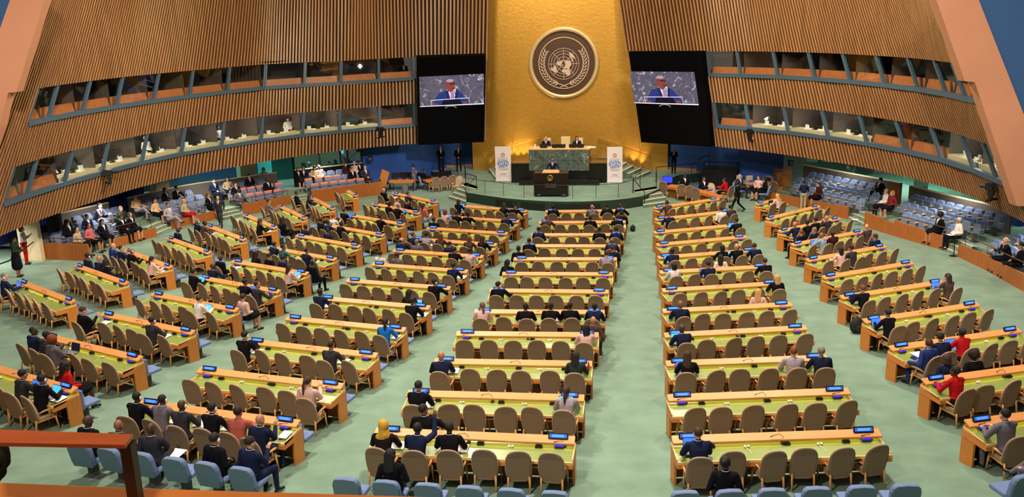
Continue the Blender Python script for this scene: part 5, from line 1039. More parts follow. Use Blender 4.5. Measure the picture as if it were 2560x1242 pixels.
# desk | slot (b = blue seat on the stage side of that desk) | look | objects in front: L/B/K laptop, P papers, p phone, R bottle
PEOPLE = """
B0 4 desk blk bald m m . -
D1 0 deskf pat hijab m d . P
D1 1 raise nvy buzz k d . -
D1 2 desk blk short k d . P
D0 b1 lapf blk long k d . -
D2 0 type blk short k t . B,P
E0 b1 lapf blk bun k d . -
D1 b1 look blk short k m . -
D2 5 typef lgy pony b m . L
D3 0 desk nvy bald k t . P
D3 5 typef grn long k d . L,R
D4 5 deskf pnk long k d . -
D5 0 deskf pnk pony l l . B
D5 2 desk blk buzz k d . -
D5 3 desk blk buzz k d . P
D5 4 desk blk buzz k d . -
D5 5 desk nvy buzz k d . -
D4 b5 cross brn bald k t . -
D6 0 look blk short k l h -
D7 b0 lapf blk long k d . -
D8 5 desk lgy short b l . P
D8 b0 lap blk short k d . -
D8 b5 lap nvy short b l . -
D9 0 type blk short k t . L
D9 5 desk chr bald k m . P
D10 0 type nvy short k t . L
D10 4 type blk short k m . L
D10 5 desk nvy short k l . -
D11 0 look brn short r l . -
D11 3 desk blk buzz k d . -
D11 5 chin blk short b l . P
D12 0 type blk short k d . B
D12 3 desk gry bald k t h -
D12 4 desk blk short k t . -
D12 5 look blk short b t . -
D11 b5 lap blk short k d . -
E1 0 type nvy buzz b l . B
E3 0 typef blk long b l . B
E3 4 desk lgy short r l . -
E3 5 desk nvy short g l . -
E4 0 type nvy bald k d . L
E5 0 desk nvy bald k m . -
E5 b4 lapf pnk long y l . -
E6 5 deskf blk long y l . p
E7 0 deskf wht bob k t . P
E7 2 type nvy short k t . B,R
E7 5 desk blk short b l . -
E8 0 type nvy buzz k d . L
E7 b3 lapf wht long k t . -
E8 3 deskf blk bob k t . -
E8 4 type blk bald k l . L
E8 5 look nvy short b l . -
E10 5 desk blk short k t . L
E11 0 look nvy short r l . -
E11 4 phone wht short k t . -
E11 5 look chr short k l . -
E12 0 desk brn short b m . -
F0 1 typef pnk long y l . K
F2 0 desk nvy bald k t . P
F2 1 look blk short k t . -
F2 2 desk blk short k l . -
F2 3 chin chr bald k t . -
F3 b1 lap blk short r l . -
F3 b2 lap nvy short g l . -
F3 1 chin lbl bald k m . B
F3 2 look mar short b d . -
F3 5 look brn bald k l . -
F4 b5 lap nvy short b t . -
F4 1 deskf pnk long k t . P
F4 2 type chr short k t . B
F6 0 typef blk short l l . K
F6 5 deskf brn long b l . B
F7 0 typef blk bun k t . B
F8 0 cross blt short b l . P
F8 1 look nvy short k l . P
F8 2 typef red bun k d . B
F9 b1 lapf nvy bob b l . -
F9 b2 lapf blk afro k d . -
F9 0 deskf red short k d . P
F10 0 desk gry short k l . P
F11 b1 cross gry short g l . -
A2 0 look nvy short g l h B
A3 b0 lap nvy short k m h -
A3 b1 look nvy bald k t . -
A3 b2 lapf blk long k d . -
A4 0 look blt bald k l . P
A4 1 look nvy short b l . P
A4 2 desk blk short g m h -
A4 5 deskf pnk pony k l . P
A5 b0 lap nvy bald k d . -
A6 0 desk nvy short g m h P
A6 1 desk brn buzz k d . P
A7 5 typef blk long b t . P
A7 b5 lapf blk long k d . -
A8 0 look gry short k t . -
A9 0 lap blk short b m . -
A9 2 deskf nvy long b l . P
B1 5 chin blk short k m h L,P
B1 4 type chr short k t . B
B2 0 look nvy buzz k d . P
B2 1 desk chr buzz k d . -
B2 2 phone gry afro r d . K
B1 b4 lapf red long k d . -
B3 0 phone blk short b l . P
B3 4 desk chr short k t h P
B4 4 typef wht short b l . L
B4 b5 lapf pnk short b l . -
B5 0 type blk short k t . L
B5 4 desk blk short k m . B
B5 5 look chr buzz k t . p
B5 b0 look nvy bald k d . -
B6 0 lap blk bald k d . P
B6 5 typef pnk long b t . L
B6 b1 lapf blk long k d . -
B7 1 desk nvy short k t . -
B6 b3 lap nvy short k t . -
B6 b2 lap blk short k l . -
B7 2 look tea short k m . P
B7 4 desk nvy buzz k t . P
B6 b5 lap blk buzz k d . -
B9 0 desk blk short k m . -
B9 1 look nvy short k d . -
B9 2 desk blk buzz k d . P
B8 b0 lap nvy buzz k d . -
B8 b2 lap nvy short k m . -
B9 b0 phone wht bun r l . -
B10 0 desk blk short b l . B
B10 4 look blk short k m . -
B11 3 deskf blk bun k d . -
B11 4 type blk short g l . B
B11 b2 lapf pnk short r l . -
B11 b3 look blk short k t . -
B12 0 lap blk bald k l . P
B12 3 look nvy short b l . -
B11 b5 cross cor long b l bot:wht -
C1 0 desk blk buzz k d h -
C1 1 chin gry buzz k d h P
C1 2 desk chr bald k d h P
C1 3 desk blk short k l h P
C1 4 desk sal short k t . P
C1 5 phone nvy bald k t . P
C0 b0 lap blk bald k d h -
C0 b1 lap chr bald k m . -
C0 b2 phone chr bald k d . P
C0 b4 lap blk short k t h -
C0 b5 phone nvy short k l . -
C2 5 phone pnk pony b l . -
C3 0 type blk short k l h K,P
C3 4 desk chr buzz k t . P
C4 5 deskf blu pony k l h P
C5 0 desk nvy short k d . P
C5 5 desk blk short k m . P
C5 b4 lapf blk long k t . L
C6 5 look blk short k m h -
C7 5 deskf nvy short k t . P
C7 b0 lap wht short k l . -
C7 b1 lap gry short b m . -
C8 4 desk blk short k t . -
C8 5 typef pnk short k d . B
C8 b0 look nvy fringe k l mask -
C9 0 look nvy short r l . -
C9 1 desk lgy short k t . P
C9 2 deskf brn long l l . -
C8 b1 lap gry short g l . -
C8 b3 lap nvy short k l . -
C9 4 deskf brn long l l . -
C9 5 typef blk long b l . -
C10 b0 lap blk short b m . -
C11 0 typef pnk bob r l . B
C11 1 desk blk short k t . P
C11 2 look blk short k d . -
C11 5 type nvy short k t . L
C12 0 typef blk bob b l . L
C12 4 typef blk long b t . B
C12 5 look blk short k l . -
""".strip().splitlines()
ROW0 = {'D0': 'nearest row', 'C0': 'nearest row', 'B0': 'nearest row', 'E0': 'nearest row'}
def short_row(k):
    n = int(k[1:]); r = (n + 1) if k[0] == 'F' else NROW[k[0]] - n + 1
    return ROW0.get(k) or '%s row' % ORD[r - 1]
used_back = set(); PAPN = 0; cnt = {}
for line in PEOPLE:
    f = line.split(); k, sl = f[0], f[1]; things = f[-1]; extra = [q for q in f[2:-1] if q != '.']
    M_ = dmat(k); _, _, a = (DK.get(k) or SH[k]); top = TOPS[extra[1]][0]; adj = {'bald': 'bald ', 'long': 'long-haired ', 'hijab': 'headscarved ', 'pony': 'ponytailed '}.get(extra[2], '')
    jit = rj.uniform(-.06, .06)
    if sl[0] == 'b':
        i = int(sl[1]); x = (i - 2.5) * .8; used_back.add((k, i)); p = M_ @ Vector((x, .56 if k in ('C0', 'D0', 'E0', 'F11') else .46, 0)); p.z = floorz(p.x, p.y)
        lab = '%sperson in %s, %s blue seat, %s, %s' % (adj, top, ORD[i], short_row(k), BLK[k[0]]); face = a + rj.uniform(-.2, .2)
        person(p - Vector((0, 0, .04)), face, ' '.join(extra + (['m'] if rj.random() < .4 else [])), lab)
    else:
        i = int(sl); OCC[(k, i)] = rj.uniform(.1, .26) if extra[0] not in ('lap', 'phone', 'cross') else .38; x = slotx(i, k) + jit; y = -.52 - OCC[(k, i)]; p = M_ @ Vector((x, y, 0)); p.z = floorz(p.x, p.y)
        lab = '%sperson in %s, %s seat, %s, %s' % (adj, top, ORD[i], short_row(k), BLK[k[0]])
        person(p - Vector((0, 0, .03)), a + rj.uniform(-.12, .12), ' '.join(extra), lab)
    # things in front of the person
    for t_ in things.split(','):
        if t_ == '-': continue
        dy = .08 if sl[0] != 'b' else 0
        zt_ = .758 if sl[0] != 'b' else .60; yy = -.33 if sl[0] != 'b' else 1.0
        xo = x - .05 if t_ in 'LBK' else x + .22; p = M_ @ Vector((xo, yy, 0)); p.z = floorz(p.x, p.y) + zt_ + (.012 if sl[0] != 'b' else 0)
        seat = '%s seat, %s, %s' % (ORD[i], short_row(k), BLK[k[0]])
        if t_ in 'LBK': o = {'L': LAPC, 'B': LAPB, 'K': LAPD}[t_].put(p, a + rj.uniform(-.15, .15), 'open laptop with %s screen, %s' % ({'L': 'bright cyan', 'B': 'blue', 'K': 'dark'}[t_], seat), 'open laptops on the desks')
        elif t_ == 'P': o = SHEET.put(p, a + rj.uniform(-.5, .5), 'white papers on desk, %s' % seat, 'papers on the desks'); o.rotation_euler.x = R(6.5); o.rotation_euler.z = a; o.scale = (rj.uniform(1, 1.7), 1, 1)
        elif t_ == 'p': PHONE.put(p, a, 'dark phone on desk, %s' % seat, 'phones on the desks')
        elif t_ == 'R': BOTTLE.put(M_ @ Vector((x + .32, -.12, .80)), a, 'red drinks bottle on desk, %s' % seat, 'drinks bottles')
# desks with chairs and equipment
NSEAT = {}
CH = []
for k in list(D) + ['A10', 'F0', 'F9', 'F10', 'B1', 'B0']:
    M_ = dmat(k); x, y, a = (DK.get(k) or SH[k]); z = floorz(x, y); sh = k in SH; bn = BLK[k[0]]; rn = short_row(k) + ' from stage'
    (SHORT if sh else DESK).put((x, y, z), a, 'orange wood desk with lit yellow-green top, %s, %s' % (rn, bn), 'delegate desks')
    hl = .98 if sh else LEN / 2
    if k == 'B0': continue
    for s, sx in (('left', -1), ('right', 1)):
        if sh and (sx < 0) == (k == 'A10'): continue
        NAME.put(M_ @ Vector((sx * (hl - .33), .0, .952)), a, 'black nameplate with blue display, %s end, %s, %s' % (s, rn, bn), 'nameplates on the desks')
        UNIT.put(M_ @ Vector((sx * (hl - .3), -.08, .805)), a, 'glowing blue conference unit, %s end, %s, %s' % (s, rn, bn), 'conference units on the desks')
    if not sh:
        MIC.put(M_ @ Vector((rj.uniform(-.1, .25), -.07, .805)), a, 'gooseneck microphone, desk middle, %s, %s' % (rn, bn), 'microphones on the desks')
        for q, xx in enumerate((-.72, .8)):
            dd = rj.uniform(-.1, .1); e_ = EARP.put(M_ @ Vector((xx + dd, -.16, .795)), a, 'white earpieces, %s half, %s, %s' % (('left', 'right')[q], rn, bn), 'earpieces on the desks')
        for q, xx in enumerate((-1.38, .18, 1.42)):
            SOCK.put(M_ @ Vector((xx, -.11, .80)), a, 'control box, %s of desk, %s, %s' % (('left', 'middle', 'right')[q], rn, bn), 'control boxes on the desks')
    ns = 3 if sh else 6
    if k == 'F0': ns = 2
    for i in range(ns):
        if (k, i) in OCC: yy = -.46 - OCC[(k, i)]; turn = rj.uniform(-.12, .12)
        else: yy = -.45 + rj.uniform(-.06, .05); turn = rj.uniform(-.22, .12) if k[0] in 'ABC' else rj.uniform(-.12, .22)
        p = M_ @ Vector((slotx(i, k) + rj.uniform(-.04, .04), yy, 0)); p.z = floorz(p.x, p.y)
        if k == 'F10' and i > 1: continue
        CH.append((p, a + turn, 'taupe armchair, %s from left, %s, %s' % (ORD[i], rn, bn)))
    # blue seats on the stage side of the desk: the one at the open end, and those with somebody on them
    ends = {'A': [5], 'B': [5], 'C': [5], 'D': [5], 'E': [], 'F': [5]}[k[0]]
    for i in sorted(set(([] if sh else ends) + [j for (kk, j) in used_back if kk == k])):
        p = M_ @ Vector(((i - 2.5) * .755, .335, 0)); p.z = floorz(p.x, p.y)
        ASEAT.put(p, a, 'blue seat, %s place beyond desk, %s, %s' % (ORD[i], short_row(k), bn), 'blue seats behind the desks')

# the 300 armchairs nearest the camera one by one; the farthest rows, a few pixels each, as one object
CH.sort(key=lambda c: c[0].length)
for p, rz_c, lab in CH[:300]: CHAIR.put(p, rz_c, lab, 'delegate armchairs')
m_ = MB(); pm = []
for p, rz_c, lab in CH[300:]:
    Tm = Matrix.Translation(p) @ Matrix.Rotation(rz_c, 4, 'Z')
    for ch in CHAIR.r.children:
        if ch.data.materials[0] not in pm: pm.append(ch.data.materials[0])
        m_.add([Tm @ v.co for v in ch.data.vertices], [tuple(q.vertices) for q in ch.data.polygons], pm.index(ch.data.materials[0]))
obj('delegate_chairs', m_.mesh('delegate_chairs', pm), None, 'taupe armchairs at the desks of the rows closest to the stage', 'chair', None, 'stuff')
# rows of blue seats nearest the camera, no desk in front of them
for k, sl in (('C0', range(6)), ('D0', range(6)), ('E0', range(6)), ('F11', (0, 1))):
    M_ = dmat(k); a = DK[k][2]
    for i in sl:
        p = M_ @ Vector(((i - 2.5) * .8, .5, 0)); p.z = floorz(p.x, p.y)
        BSEAT.put(p, a + rj.uniform(-.06, .06), 'blue seat, %s from left in the row nearest the camera, %s' % (ORD[i], BLK[k[0]]), 'blue seats nearest the camera')

# ================================================================ PEOPLE IN THE SIDE GALLERIES
def gperson(side, u, v, spec, what, holding=None):
    C, sgn = gal[side]; fine = resample(C, .31); best = None
    for r_, (d, dz) in enumerate(((.5, .15), (1.35, .38), (2.3, .6))):
        for i in range(len(fine)):
            p, n_ = offs(fine, i, d, sgn); z = floorz(*fine[i]) * .8 + dz; pu, pv = proj((p.x, p.y, z + 1.2)); e_ = abs(pu - u) * 1.3 + abs(pv - v)
            if best is None or e_ < best[0]: best = (e_, p, n_, z, r_)
    _, p, n_, z, r_ = best; f = -n_; rr = random.Random(int(u))
    o = person((p.x + f.x * .1, p.y + f.y * .1, z - .02), math.atan2(f.y, f.x) - math.pi / 2 + rr.uniform(-.3, .3), spec, '%s, %s row of the %s gallery' % (what, ('front', 'middle', 'back')[r_], side))
    if holding:
        q = Vector((p.x, p.y, z)) + Vector((f.x, f.y, 0)) * .42 + Vector((0, 0, .66)); (SHEET if holding == 'P' else LAPD).put(q, math.atan2(f.y, f.x) - math.pi / 2, '%s in the lap of the %s, %s gallery' % ('paper' if holding == 'P' else 'dark laptop', what.replace('person in ', ''), side))
GP = """left 166 562|lap blk bob k l mask wm|person in black with a face mask
left 181 588|lapf bei bob k l|person in a beige jacket, front corner
left 214 585|lapf cor bob k t|person in a red cardigan|P
left 213 545|lapf nvy pony l l|person in dark clothes with light brown hair
left 243 524|type gry short k l h|person in grey with headphones and a laptop|K
left 249 566|lapf blk long k t|person in black near the dark chairs
left 297 557|lap blk short k m|person in black leaning to a neighbour
left 305 528|lap grn short l l|person in dark green with curly hair
left 325 552|lapf blk bob k l|person in black holding a phone
left 340 493|cross crm bald g l bot:lgy|person in a cream shirt reading a book
left 383 508|lapf crm long k l|person with long black hair and yellow trousers
left 408 480|lapf blk bob b l bot:lgy|person with dark hair in black and grey
left 437 470|chin blk short k l bot:lgy|person in black suit touching the face
left 455 508|lapf bei bob y l bot:red|blond person in a beige jacket and red skirt
left 418 520|cross lgy short k t bot:lgy|person in pale grey leaning forward
left 528 453|lap nvy short k l h bot:nvy|person in a navy blazer with headphones
left 523 492|lapf blk long l l|person with light brown hair bending down
left 571 450|lapf bei bob k l|person in beige with dark hair looking down
left 583 462|lap blk short k l tie|person in black suit with white shirt reading
left 599 482|lap gry buzz k d|person in a grey jacket leaning forward
left 615 436|lap blk short k l tie|person in black suit in front of the parapet
left 671 447|lap blk buzz k d|person in black suit with a laptop|K
left 744 415|lapf blk bob k l mask|person in black and white with a black mask
left 759 430|lapf blk bob k l|person in dark clothes writing|P
left 783 410|lapf crm hijab n l mask wm|person in a black headscarf and white mask
left 800 424|lap wht short w l mask|white-haired person with a black mask
left 866 419|lapf mar long k l|person in dark red with long black hair
left 886 411|lap pnk short w l|white-haired person in a pink shirt
left 895 400|lap blk short k m|person in black with folded hands near the wall
left 881 431|lap blk short b l|person in black at the front rail near the stage
left 907 426|lap chr short g l|person in grey checks next to the reading board
right 2051 456|lapf mar long b l|person with long brown hair in a dark top
right 2203 441|cross blk short k l|person in black suit with open white shirt
right 2217 488|rest_ wht short y l|young blond person in a white shirt
right 2232 497|lapf crd bob y l|young person in a dark red patterned top
right 2354 535|lapf blk afro k t|person in black with curly black hair
right 2397 552|lap wht short w t|white-haired person in a white shirt|P
right 2532 602|chin blk bald g l|bald person in black suit touching the face
right 2556 612|lap blk short k t|person in black at the right edge of the picture""".splitlines()
for l in GP:
    q = l.split('|'); s_, u, v = q[0].split(); gperson(s_, float(u), float(v), q[1].replace('rest_', 'lap'), q[2], q[3] if len(q) > 3 else None)

# ================================================================ STANDING PEOPLE, STAGE PEOPLE
def towards(p, q): d = Vector(q) - Vector(p); return math.atan2(d.y, d.x) - math.pi / 2
m_ = MB(); m_.box(-.6, .6, -.35, .45, 0, .36); q = le - N * .8; obj('speaker_step', m_.mesh('speaker_step', CARPET), None, 'low carpeted step behind the dark lectern, under the speaker', 'step', None, None, (q.x, q.y, SZ), gz)
pp = le - N * .72; pp.z = SZ + .36; person(pp, gz + math.pi, 'podium nvy bald k m tie', 'bald person in a dark blue suit speaking behind the dark lectern')
for x, sp, lb in ((xa + .95, 'desk nvy fringe g l tie', 'grey-haired person in navy suit seated left on the rostrum'), (xb - .85, 'deskf nvy long b l', 'person with long brown hair seated right on the rostrum')):
    q = rpt(x, 1.45, zf); person(q, gz + math.pi, sp, lb)
q = at(1104, 428, SZ); person(q, towards(q, (2, 30, 0)), 'clasp blk buzz k t mask wm', 'masked person in black suit standing against the blue wall, hands clasped')
q = at(1148, 428, SZ); person(q, towards(q, (-2, 30, 0)), 'clasp blk bob k l mask wm', 'masked person in black and white standing near the gold wall, left')
q = at(1684, 434, SZ); person(q, towards(q, (5, 30, 0)), 'photo blk short w t', 'white-haired person in black standing right of the gold wall')
q = hit(553, 568); person(q, towards(q, (-13, 30, 0)), 'walk chr bald k l tie', 'bald person in a dark suit walking along the left gallery')
q = hit(1843, 531); person(q, towards(q, (6, 52, 0)), 'walk blk short k d', 'person in black striding across the floor, right of the front desks')
q = hit(48, 692); person(q, towards(q, (-6, 40, 0)), 'skirt grn long k m', 'person in a dark green blazer and black skirt standing at far left')
q = hit(68, 661); person(q, towards(q, (-8, 42, 0)), 'photo wht bob k l mask wm bot:red', 'person in a white top and pink trousers photographing, far left')
q = hit(2007, 528); person(q, towards(q, (22, 62, 0)), 'photo nvy buzz k d bot:bei', 'person in dark jacket standing at the right gallery front')
q = hit(1036, 476); person(q, towards(q, (-3, 60, 0)), 'photo gry short k d', 'person in a grey jacket standing behind the operator station')
q = at(2185, 436, .7); q = q + (q - Vector((0, 0, CAMZ))).normalized() * 2.0; q.z = .65; person(q, 0, 'clasp blk short k l', 'person in black trousers in the right corridor, cut off by the slats')
C_, sg_ = gal['left']; i_ = min(range(len(C_)), key=lambda j: abs(proj((*offs(C_, j, 4.0, sg_)[0], 2.1))[0] - 641)); q = offs(C_, i_, 3.6, sg_)[0]; person((q.x, q.y, .75), towards((q.x, q.y, 0), (0, 30, 0)), 'lapf wht bob l l', 'person in white behind the left gallery parapet')

# ================================================================ FURNITURE AROUND THE STAGE
def table(name, label, cat, loc, rz, w, d, h=.74, top=WOOD, legs=4):
    t = thing(name, label, cat, loc, rz); m_ = MB(); m_.box(-w / 2, w / 2, -d / 2, d / 2, h - .04, h); obj('tabletop', bev(m_.mesh('tabletop', top), .01), t)
    m_ = MB(); m_.box(-w / 2 + .02, w / 2 - .02, -d / 2 + .02, d / 2 - .02, h - .14, h - .04); obj('apron', m_.mesh('apron', PANELW), t)
    for sx in (-1, 1):
        for sy in (-1, 1): m_ = MB(); m_.tube([(sx * (w / 2 - .1), sy * (d / 2 - .1), h - .1), (sx * (w / 2 - .08), sy * (d / 2 - .08), 0)], .025, 6); obj('leg', m_.mesh('leg', BLACKM), t)
    return t
def monitor(loc, rz, label, w=.55, h=.36, scr=None, on=False):
    t = thing('monitor', label, 'monitor', loc, rz); m_ = MB(); m_.box(-w / 2, w / 2, -.02, .02, .1, .1 + h); m_.box(-.03, .03, 0, .04, 0, .15); m_.box(-.12, .12, -.08, .1, 0, .015); obj('casing', m_.mesh('casing', BLACK), t)
    m_ = MB(); m_.box(-w / 2 + .02, w / 2 - .02, -.025, -.02, .12, .08 + h); obj('screen', m_.mesh('screen', scr or BLACKM), t); return t
def office_chair(loc, rz, label):
    t = thing('office_chair', label, 'chair', loc, rz); m_ = MB(); m_.box(-.24, .24, -.22, .24, .44, .52); obj('seat', bev(m_.mesh('seat', BLACK), .03), t)
    m_ = MB(); m_.box(-.22, .22, -.3, -.23, .55, 1.05); obj('backrest', bev(m_.mesh('backrest', BLACK), .03), t)
    m_ = MB(); m_.tube([(0, 0, .45), (0, 0, .1)], .03)
    for i in range(5): a_ = 2 * math.pi * i / 5; m_.tube([(0, 0, .12), (.3 * math.cos(a_), .3 * math.sin(a_), .05)], .02, 5); m_.ell((.3 * math.cos(a_), .3 * math.sin(a_), .035), (.035,) * 3, 6, 4)
    obj('base', m_.mesh('base', BLACKM), t)
# operator station in front of the blue wall
q = hit(1008, 477); a0 = -.15
table('operator_desk', 'orange wood operator table with screens in front of the blue wall, left', 'desk', q, a0, 1.7, .9, top=WOOD)
for i, (dx, dy) in enumerate(((-.45, .25), (.05, .3), (.5, .25))): monitor(q + Vector((dx, dy, .74)), a0 + (.3 - .3 * i), 'black monitor on the operator table, %s of three' % ('left', 'middle', 'right')[i])
office_chair(hit(982, 474) + Vector((-.2, 0, 0)), 2.0, 'black swivel chair left of the operator table'); office_chair(hit(1045, 472), 2.6, 'black swivel chair right of the operator table, behind standing person')
m_ = MB(); m_.lathe([(.2, 0), (.23, .62), (.21, .62), (.19, .03)]); obj('waste_bin', m_.mesh('waste_bin', mat('bin_grey', '6a6a70', .5)), None, 'grey waste bin under the operator table', 'bin', None, None, hit(1012, 480) + Vector((.1, -.7, 0)))
# side table with three armchairs and monitors, left of the stage
A_, B_ = hit(1082, 482), hit(1146, 474); d_ = (B_ - A_); an = math.atan2(d_.y, d_.x); c_ = (A_ + B_) / 2
tb = c_ + Vector((-math.sin(an), math.cos(an), 0)) * 1.0; table('side_table', 'wooden side table with armchairs left of the stage steps', 'table', tb, an, 2.2, .8)
for i, u in enumerate((1097, 1119, 1141)):
    p = A_.lerp(B_, (i + .35) / 3.1); p.z = 0; CHAIR.put(p + Vector((-math.sin(an), math.cos(an), 0)) * .25, an, 'taupe armchair, %s of three at the side table left of the stage' % ('left', 'middle', 'right')[i])
for i, x in enumerate((.0, .62)): monitor(tb + Vector((math.cos(an) * x, math.sin(an) * x, .74)), an, 'wide black monitor on the side table, %s of two' % ('left', 'right')[i], .6, .34)
p = tb + Vector((math.cos(an) * -.95, math.sin(an) * -.95, 0)) + Vector((-math.sin(an), math.cos(an), 0)) * .35; person((p.x, p.y, 0), an - 1.9, 'look blk buzz k d', 'person in black seated at the side table left of the stage'); BSEAT.put((p.x, p.y, -.0), an - 1.9, 'seat of the person in black at the side table')
p = hit(1145, 450); p = Vector((-3.5, 57.0, 0)); CHAIR.put(p, 2.6, 'taupe armchair behind the monitors, next to the stage steps')
# long desk with armchairs right of the stage
P_ = [at(u, v, .74) for u, v in ((1668, 466), (1720, 474), (1770, 486), (1800, 497))]; m_ = MB(); n = len(P_); back_ = [p + Vector((.35, .75, 0)) for p in P_]
poly = [(p.x, p.y) for p in P_] + [(p.x, p.y) for p in reversed(back_)]; t = thing('curved_desk', 'long curved wooden desk right of the stage with blue units on it', 'desk', (P_[0].x, P_[0].y, 0)); m_.prism([(x - P_[0].x, y - P_[0].y) for x, y in poly], .70, .75); obj('worktop', m_.mesh('worktop', WOOD), t)
m_ = MB(); m_.prism([(x - P_[0].x, y - P_[0].y) for x, y in [(p.x, p.y + .02) for p in P_] + [(p.x, p.y + .1) for p in reversed(P_)]], .6, .70); m_.prism([(x - P_[0].x, y - P_[0].y) for x, y in [(p.x + .2, p.y + .5) for p in P_] + [(p.x + .2, p.y + .56) for p in reversed(P_)]], 0, .70); obj('front_panel', m_.mesh('front_panel', PANELW), t)
for i, (u, v, r_) in enumerate(((1662, 492, -.5), (1702, 500, -.1), (1724, 504, -.2), (1742, 510, -.5))): CHAIR.put(hit(u, v), r_, 'taupe armchair, %s from left at the curved desk right of the stage' % ORD[i])
for i, (u, v) in enumerate(((1707, 466), (1741, 470), (1777, 476))): p = at(u, v, .78); UNIT.put(p, math.pi, 'glowing blue unit on the curved desk, %s' % ('left', 'middle', 'right')[i])
p = at(1666, 463, .78); monitor(p + Vector((.1, .25, 0)), -.1, 'bright blue monitor at the left end of the curved desk', .62, .4, mat('monitor_blue', '1a2cff', emit=1.6))
for i, (u, v, sp, lb) in enumerate(((1712, 444, 'lap blk short k d', 'person in black behind the curved desk, headphones on'), (1760, 452, 'lap blk short k m', 'person in black behind the right part of the curved desk'))):
    p = at(u, v, 1.2); person((p.x, p.y, 0), math.pi + .2, sp, lb); BSEAT.put((p.x, p.y + .05, 0), math.pi + .2, 'seat of the %s' % lb.split(',')[0])
p = hit(1815, 505); person(p, .9, 'desk red short k m', 'person in red bending over the right end of the curved desk'); CHAIR.put(p, .7, 'taupe armchair of the person in red, right end of the curved desk')
CHAIR.put(at(1780, 468, .85) * 1 - Vector((0, 0, .85)), math.pi, 'taupe armchair behind the curved desk')
# black lighting booth box with rail
p = at(1797, 470, 0.0); t = thing('equipment_booth', 'large black draped equipment box with metal rails in front of the blue wall', 'equipment box', p, -.35); m_ = MB(); m_.box(-1.05, 1.05, -.5, 1.1, 0, 1.25); obj('box', m_.mesh('box', mat('black_drape', '060607', .9)), t)
m_ = MB(); fr_ = [(-1.1, -.55), (1.1, -.55), (1.1, 1.15), (-1.1, 1.15)]
for i in range(4): a_, c2 = fr_[i], fr_[(i + 1) % 4]; m_.tube([(*a_, 1.5), (*c2, 1.5)], .03, 6); m_.tube([(*a_, 1.5), (*a_, 0)], .03, 6)
obj('rail_frame', m_.mesh('rail_frame', BLACKM), t)
# table with cream chairs near the right gallery
p = hit(1905, 488); tb2 = p + Vector((-.35, .6, 0)); table('reporters_table', 'pale wooden table with blue units near the right gallery', 'table', tb2, -.35, 2.4, .9, top=mat('pale_wood', 'e0b684', .45, var=.08))
for i, dx in enumerate((-.6, 0.0)):
    q = tb2 + Vector((dx, .85 - dx * .35, 0)); t = thing('cream_chair', 'cream shell chair behind the pale table, %s' % ('left', 'right')[i], 'chair', q, math.pi); m_ = MB(); m_.box(-.22, .22, -.2, .22, .42, .48); obj('seat', bev(m_.mesh('seat', mat('cream_shell', 'ecc99a', .5)), .02), t)
    m_ = MB(); m_.prism([(-.22, -.26), (.22, -.26), (.2, -.2), (-.2, -.2)], .5, .95); obj('backrest', bev(m_.mesh('backrest', mat('cream_shell', 'ecc99a')), .025), t)
    for sx in (-1, 1):
        for sy in (-1, 1): m_ = MB(); m_.tube([(sx * .2, sy * .18, .44), (sx * .22, sy * .22, 0)], .015, 5); obj('leg', m_.mesh('leg', STEEL), t)
UNIT.put(tb2 + Vector((-.2, 0, .75)), 0, 'glowing blue unit on the pale table near the right gallery'); LAPC.put(tb2 + Vector((.9, .1, .745)), math.pi - .5, 'cyan tablet screen on the pale table near the right gallery')
for u, v, rz_, sp, lb in ((1850, 445, -2.6, 'cross chr short g l', 'grey-haired person in dark suit seated beside the black equipment box'), (1912, 452, 1.2, 'lapf blk bob k t', 'person in black at the pale table near the right gallery'), (1897, 449, 2.4, 'lapf pnk bob b l', 'person in pink behind the pale table near the right gallery')):
    p = at(u, v, 1.2); person((p.x, p.y, 0), rz_, sp, lb); BSEAT.put((p.x, p.y, 0), rz_, 'seat of the %s' % lb.split(' near')[0])
for i, (u, v) in enumerate(((1930, 478), (1942, 492))): CHAIR.put(hit(u, v), -.9, 'taupe armchair, %s beside the start of the right gallery front' % ('nearer the wall', 'nearer the camera')[i])
# tilted wooden board at the end of the left gallery
p = at(950, 440, 1.2); t = thing('reading_board', 'tilted wooden reading board at the stage end of the left gallery', 'board', (p.x, p.y, .3), -.4); m_ = MB(); m_.box(-.28, .28, -.02, .02, .3, 1.35, 0, Matrix.Rotation(.35, 4, 'Y')); obj('board', m_.mesh('board', PANELW), t); m_ = MB(); m_.box(-.04, .04, -.04, .04, 0, .7); m_.box(-.2, .2, -.2, .2, 0, .03); obj('stand', m_.mesh('stand', BLACKM), t)
# rails round the stage
def rail(name, label, pts, h=.75, posts=None, r=.022):
    m_ = MB(); top = [Vector(p) + Vector((0, 0, h)) for p in pts]; m_.tube(top, r, 6)
    for p in (posts or pts): m_.tube([Vector(p) + Vector((0, 0, h)), Vector(p)], r * .9, 6)
    obj(name, m_.mesh(name, BLACKM), None, label, 'railing')
rail('stage_rail', 'thin black rail along the curved front edge of the stage', [at(u, v, SZ) for u, v in ((1172, 478), (1213, 484), (1259, 490), (1310, 494), (1432, 497), (1490, 495), (1546, 493), (1582, 482))], .8, r=.016)
rail('stair_rail', 'black handrail beside the left front steps of the stage', [at(1165, 466, SZ), at(1192, 474, SZ), at(1166, 504, 0)], .85); rail('stair_rail', 'black handrail beside the right front steps of the stage', [at(1600, 466, SZ), at(1583, 482, SZ), at(1611, 516, 0)], .85)
rail('stair_rail', 'curved black handrail at the edge of the left stage landing', [at(1107, 440, SZ), at(1145, 448, SZ), at(1163, 446, SZ), at(1165, 456, SZ)], .95); rail('stair_rail', 'black handrail on the right landing next to the steps', [at(1641, 470, SZ), at(1640, 455, SZ), at(1728, 446, SZ), at(1745, 442, SZ)], .95)
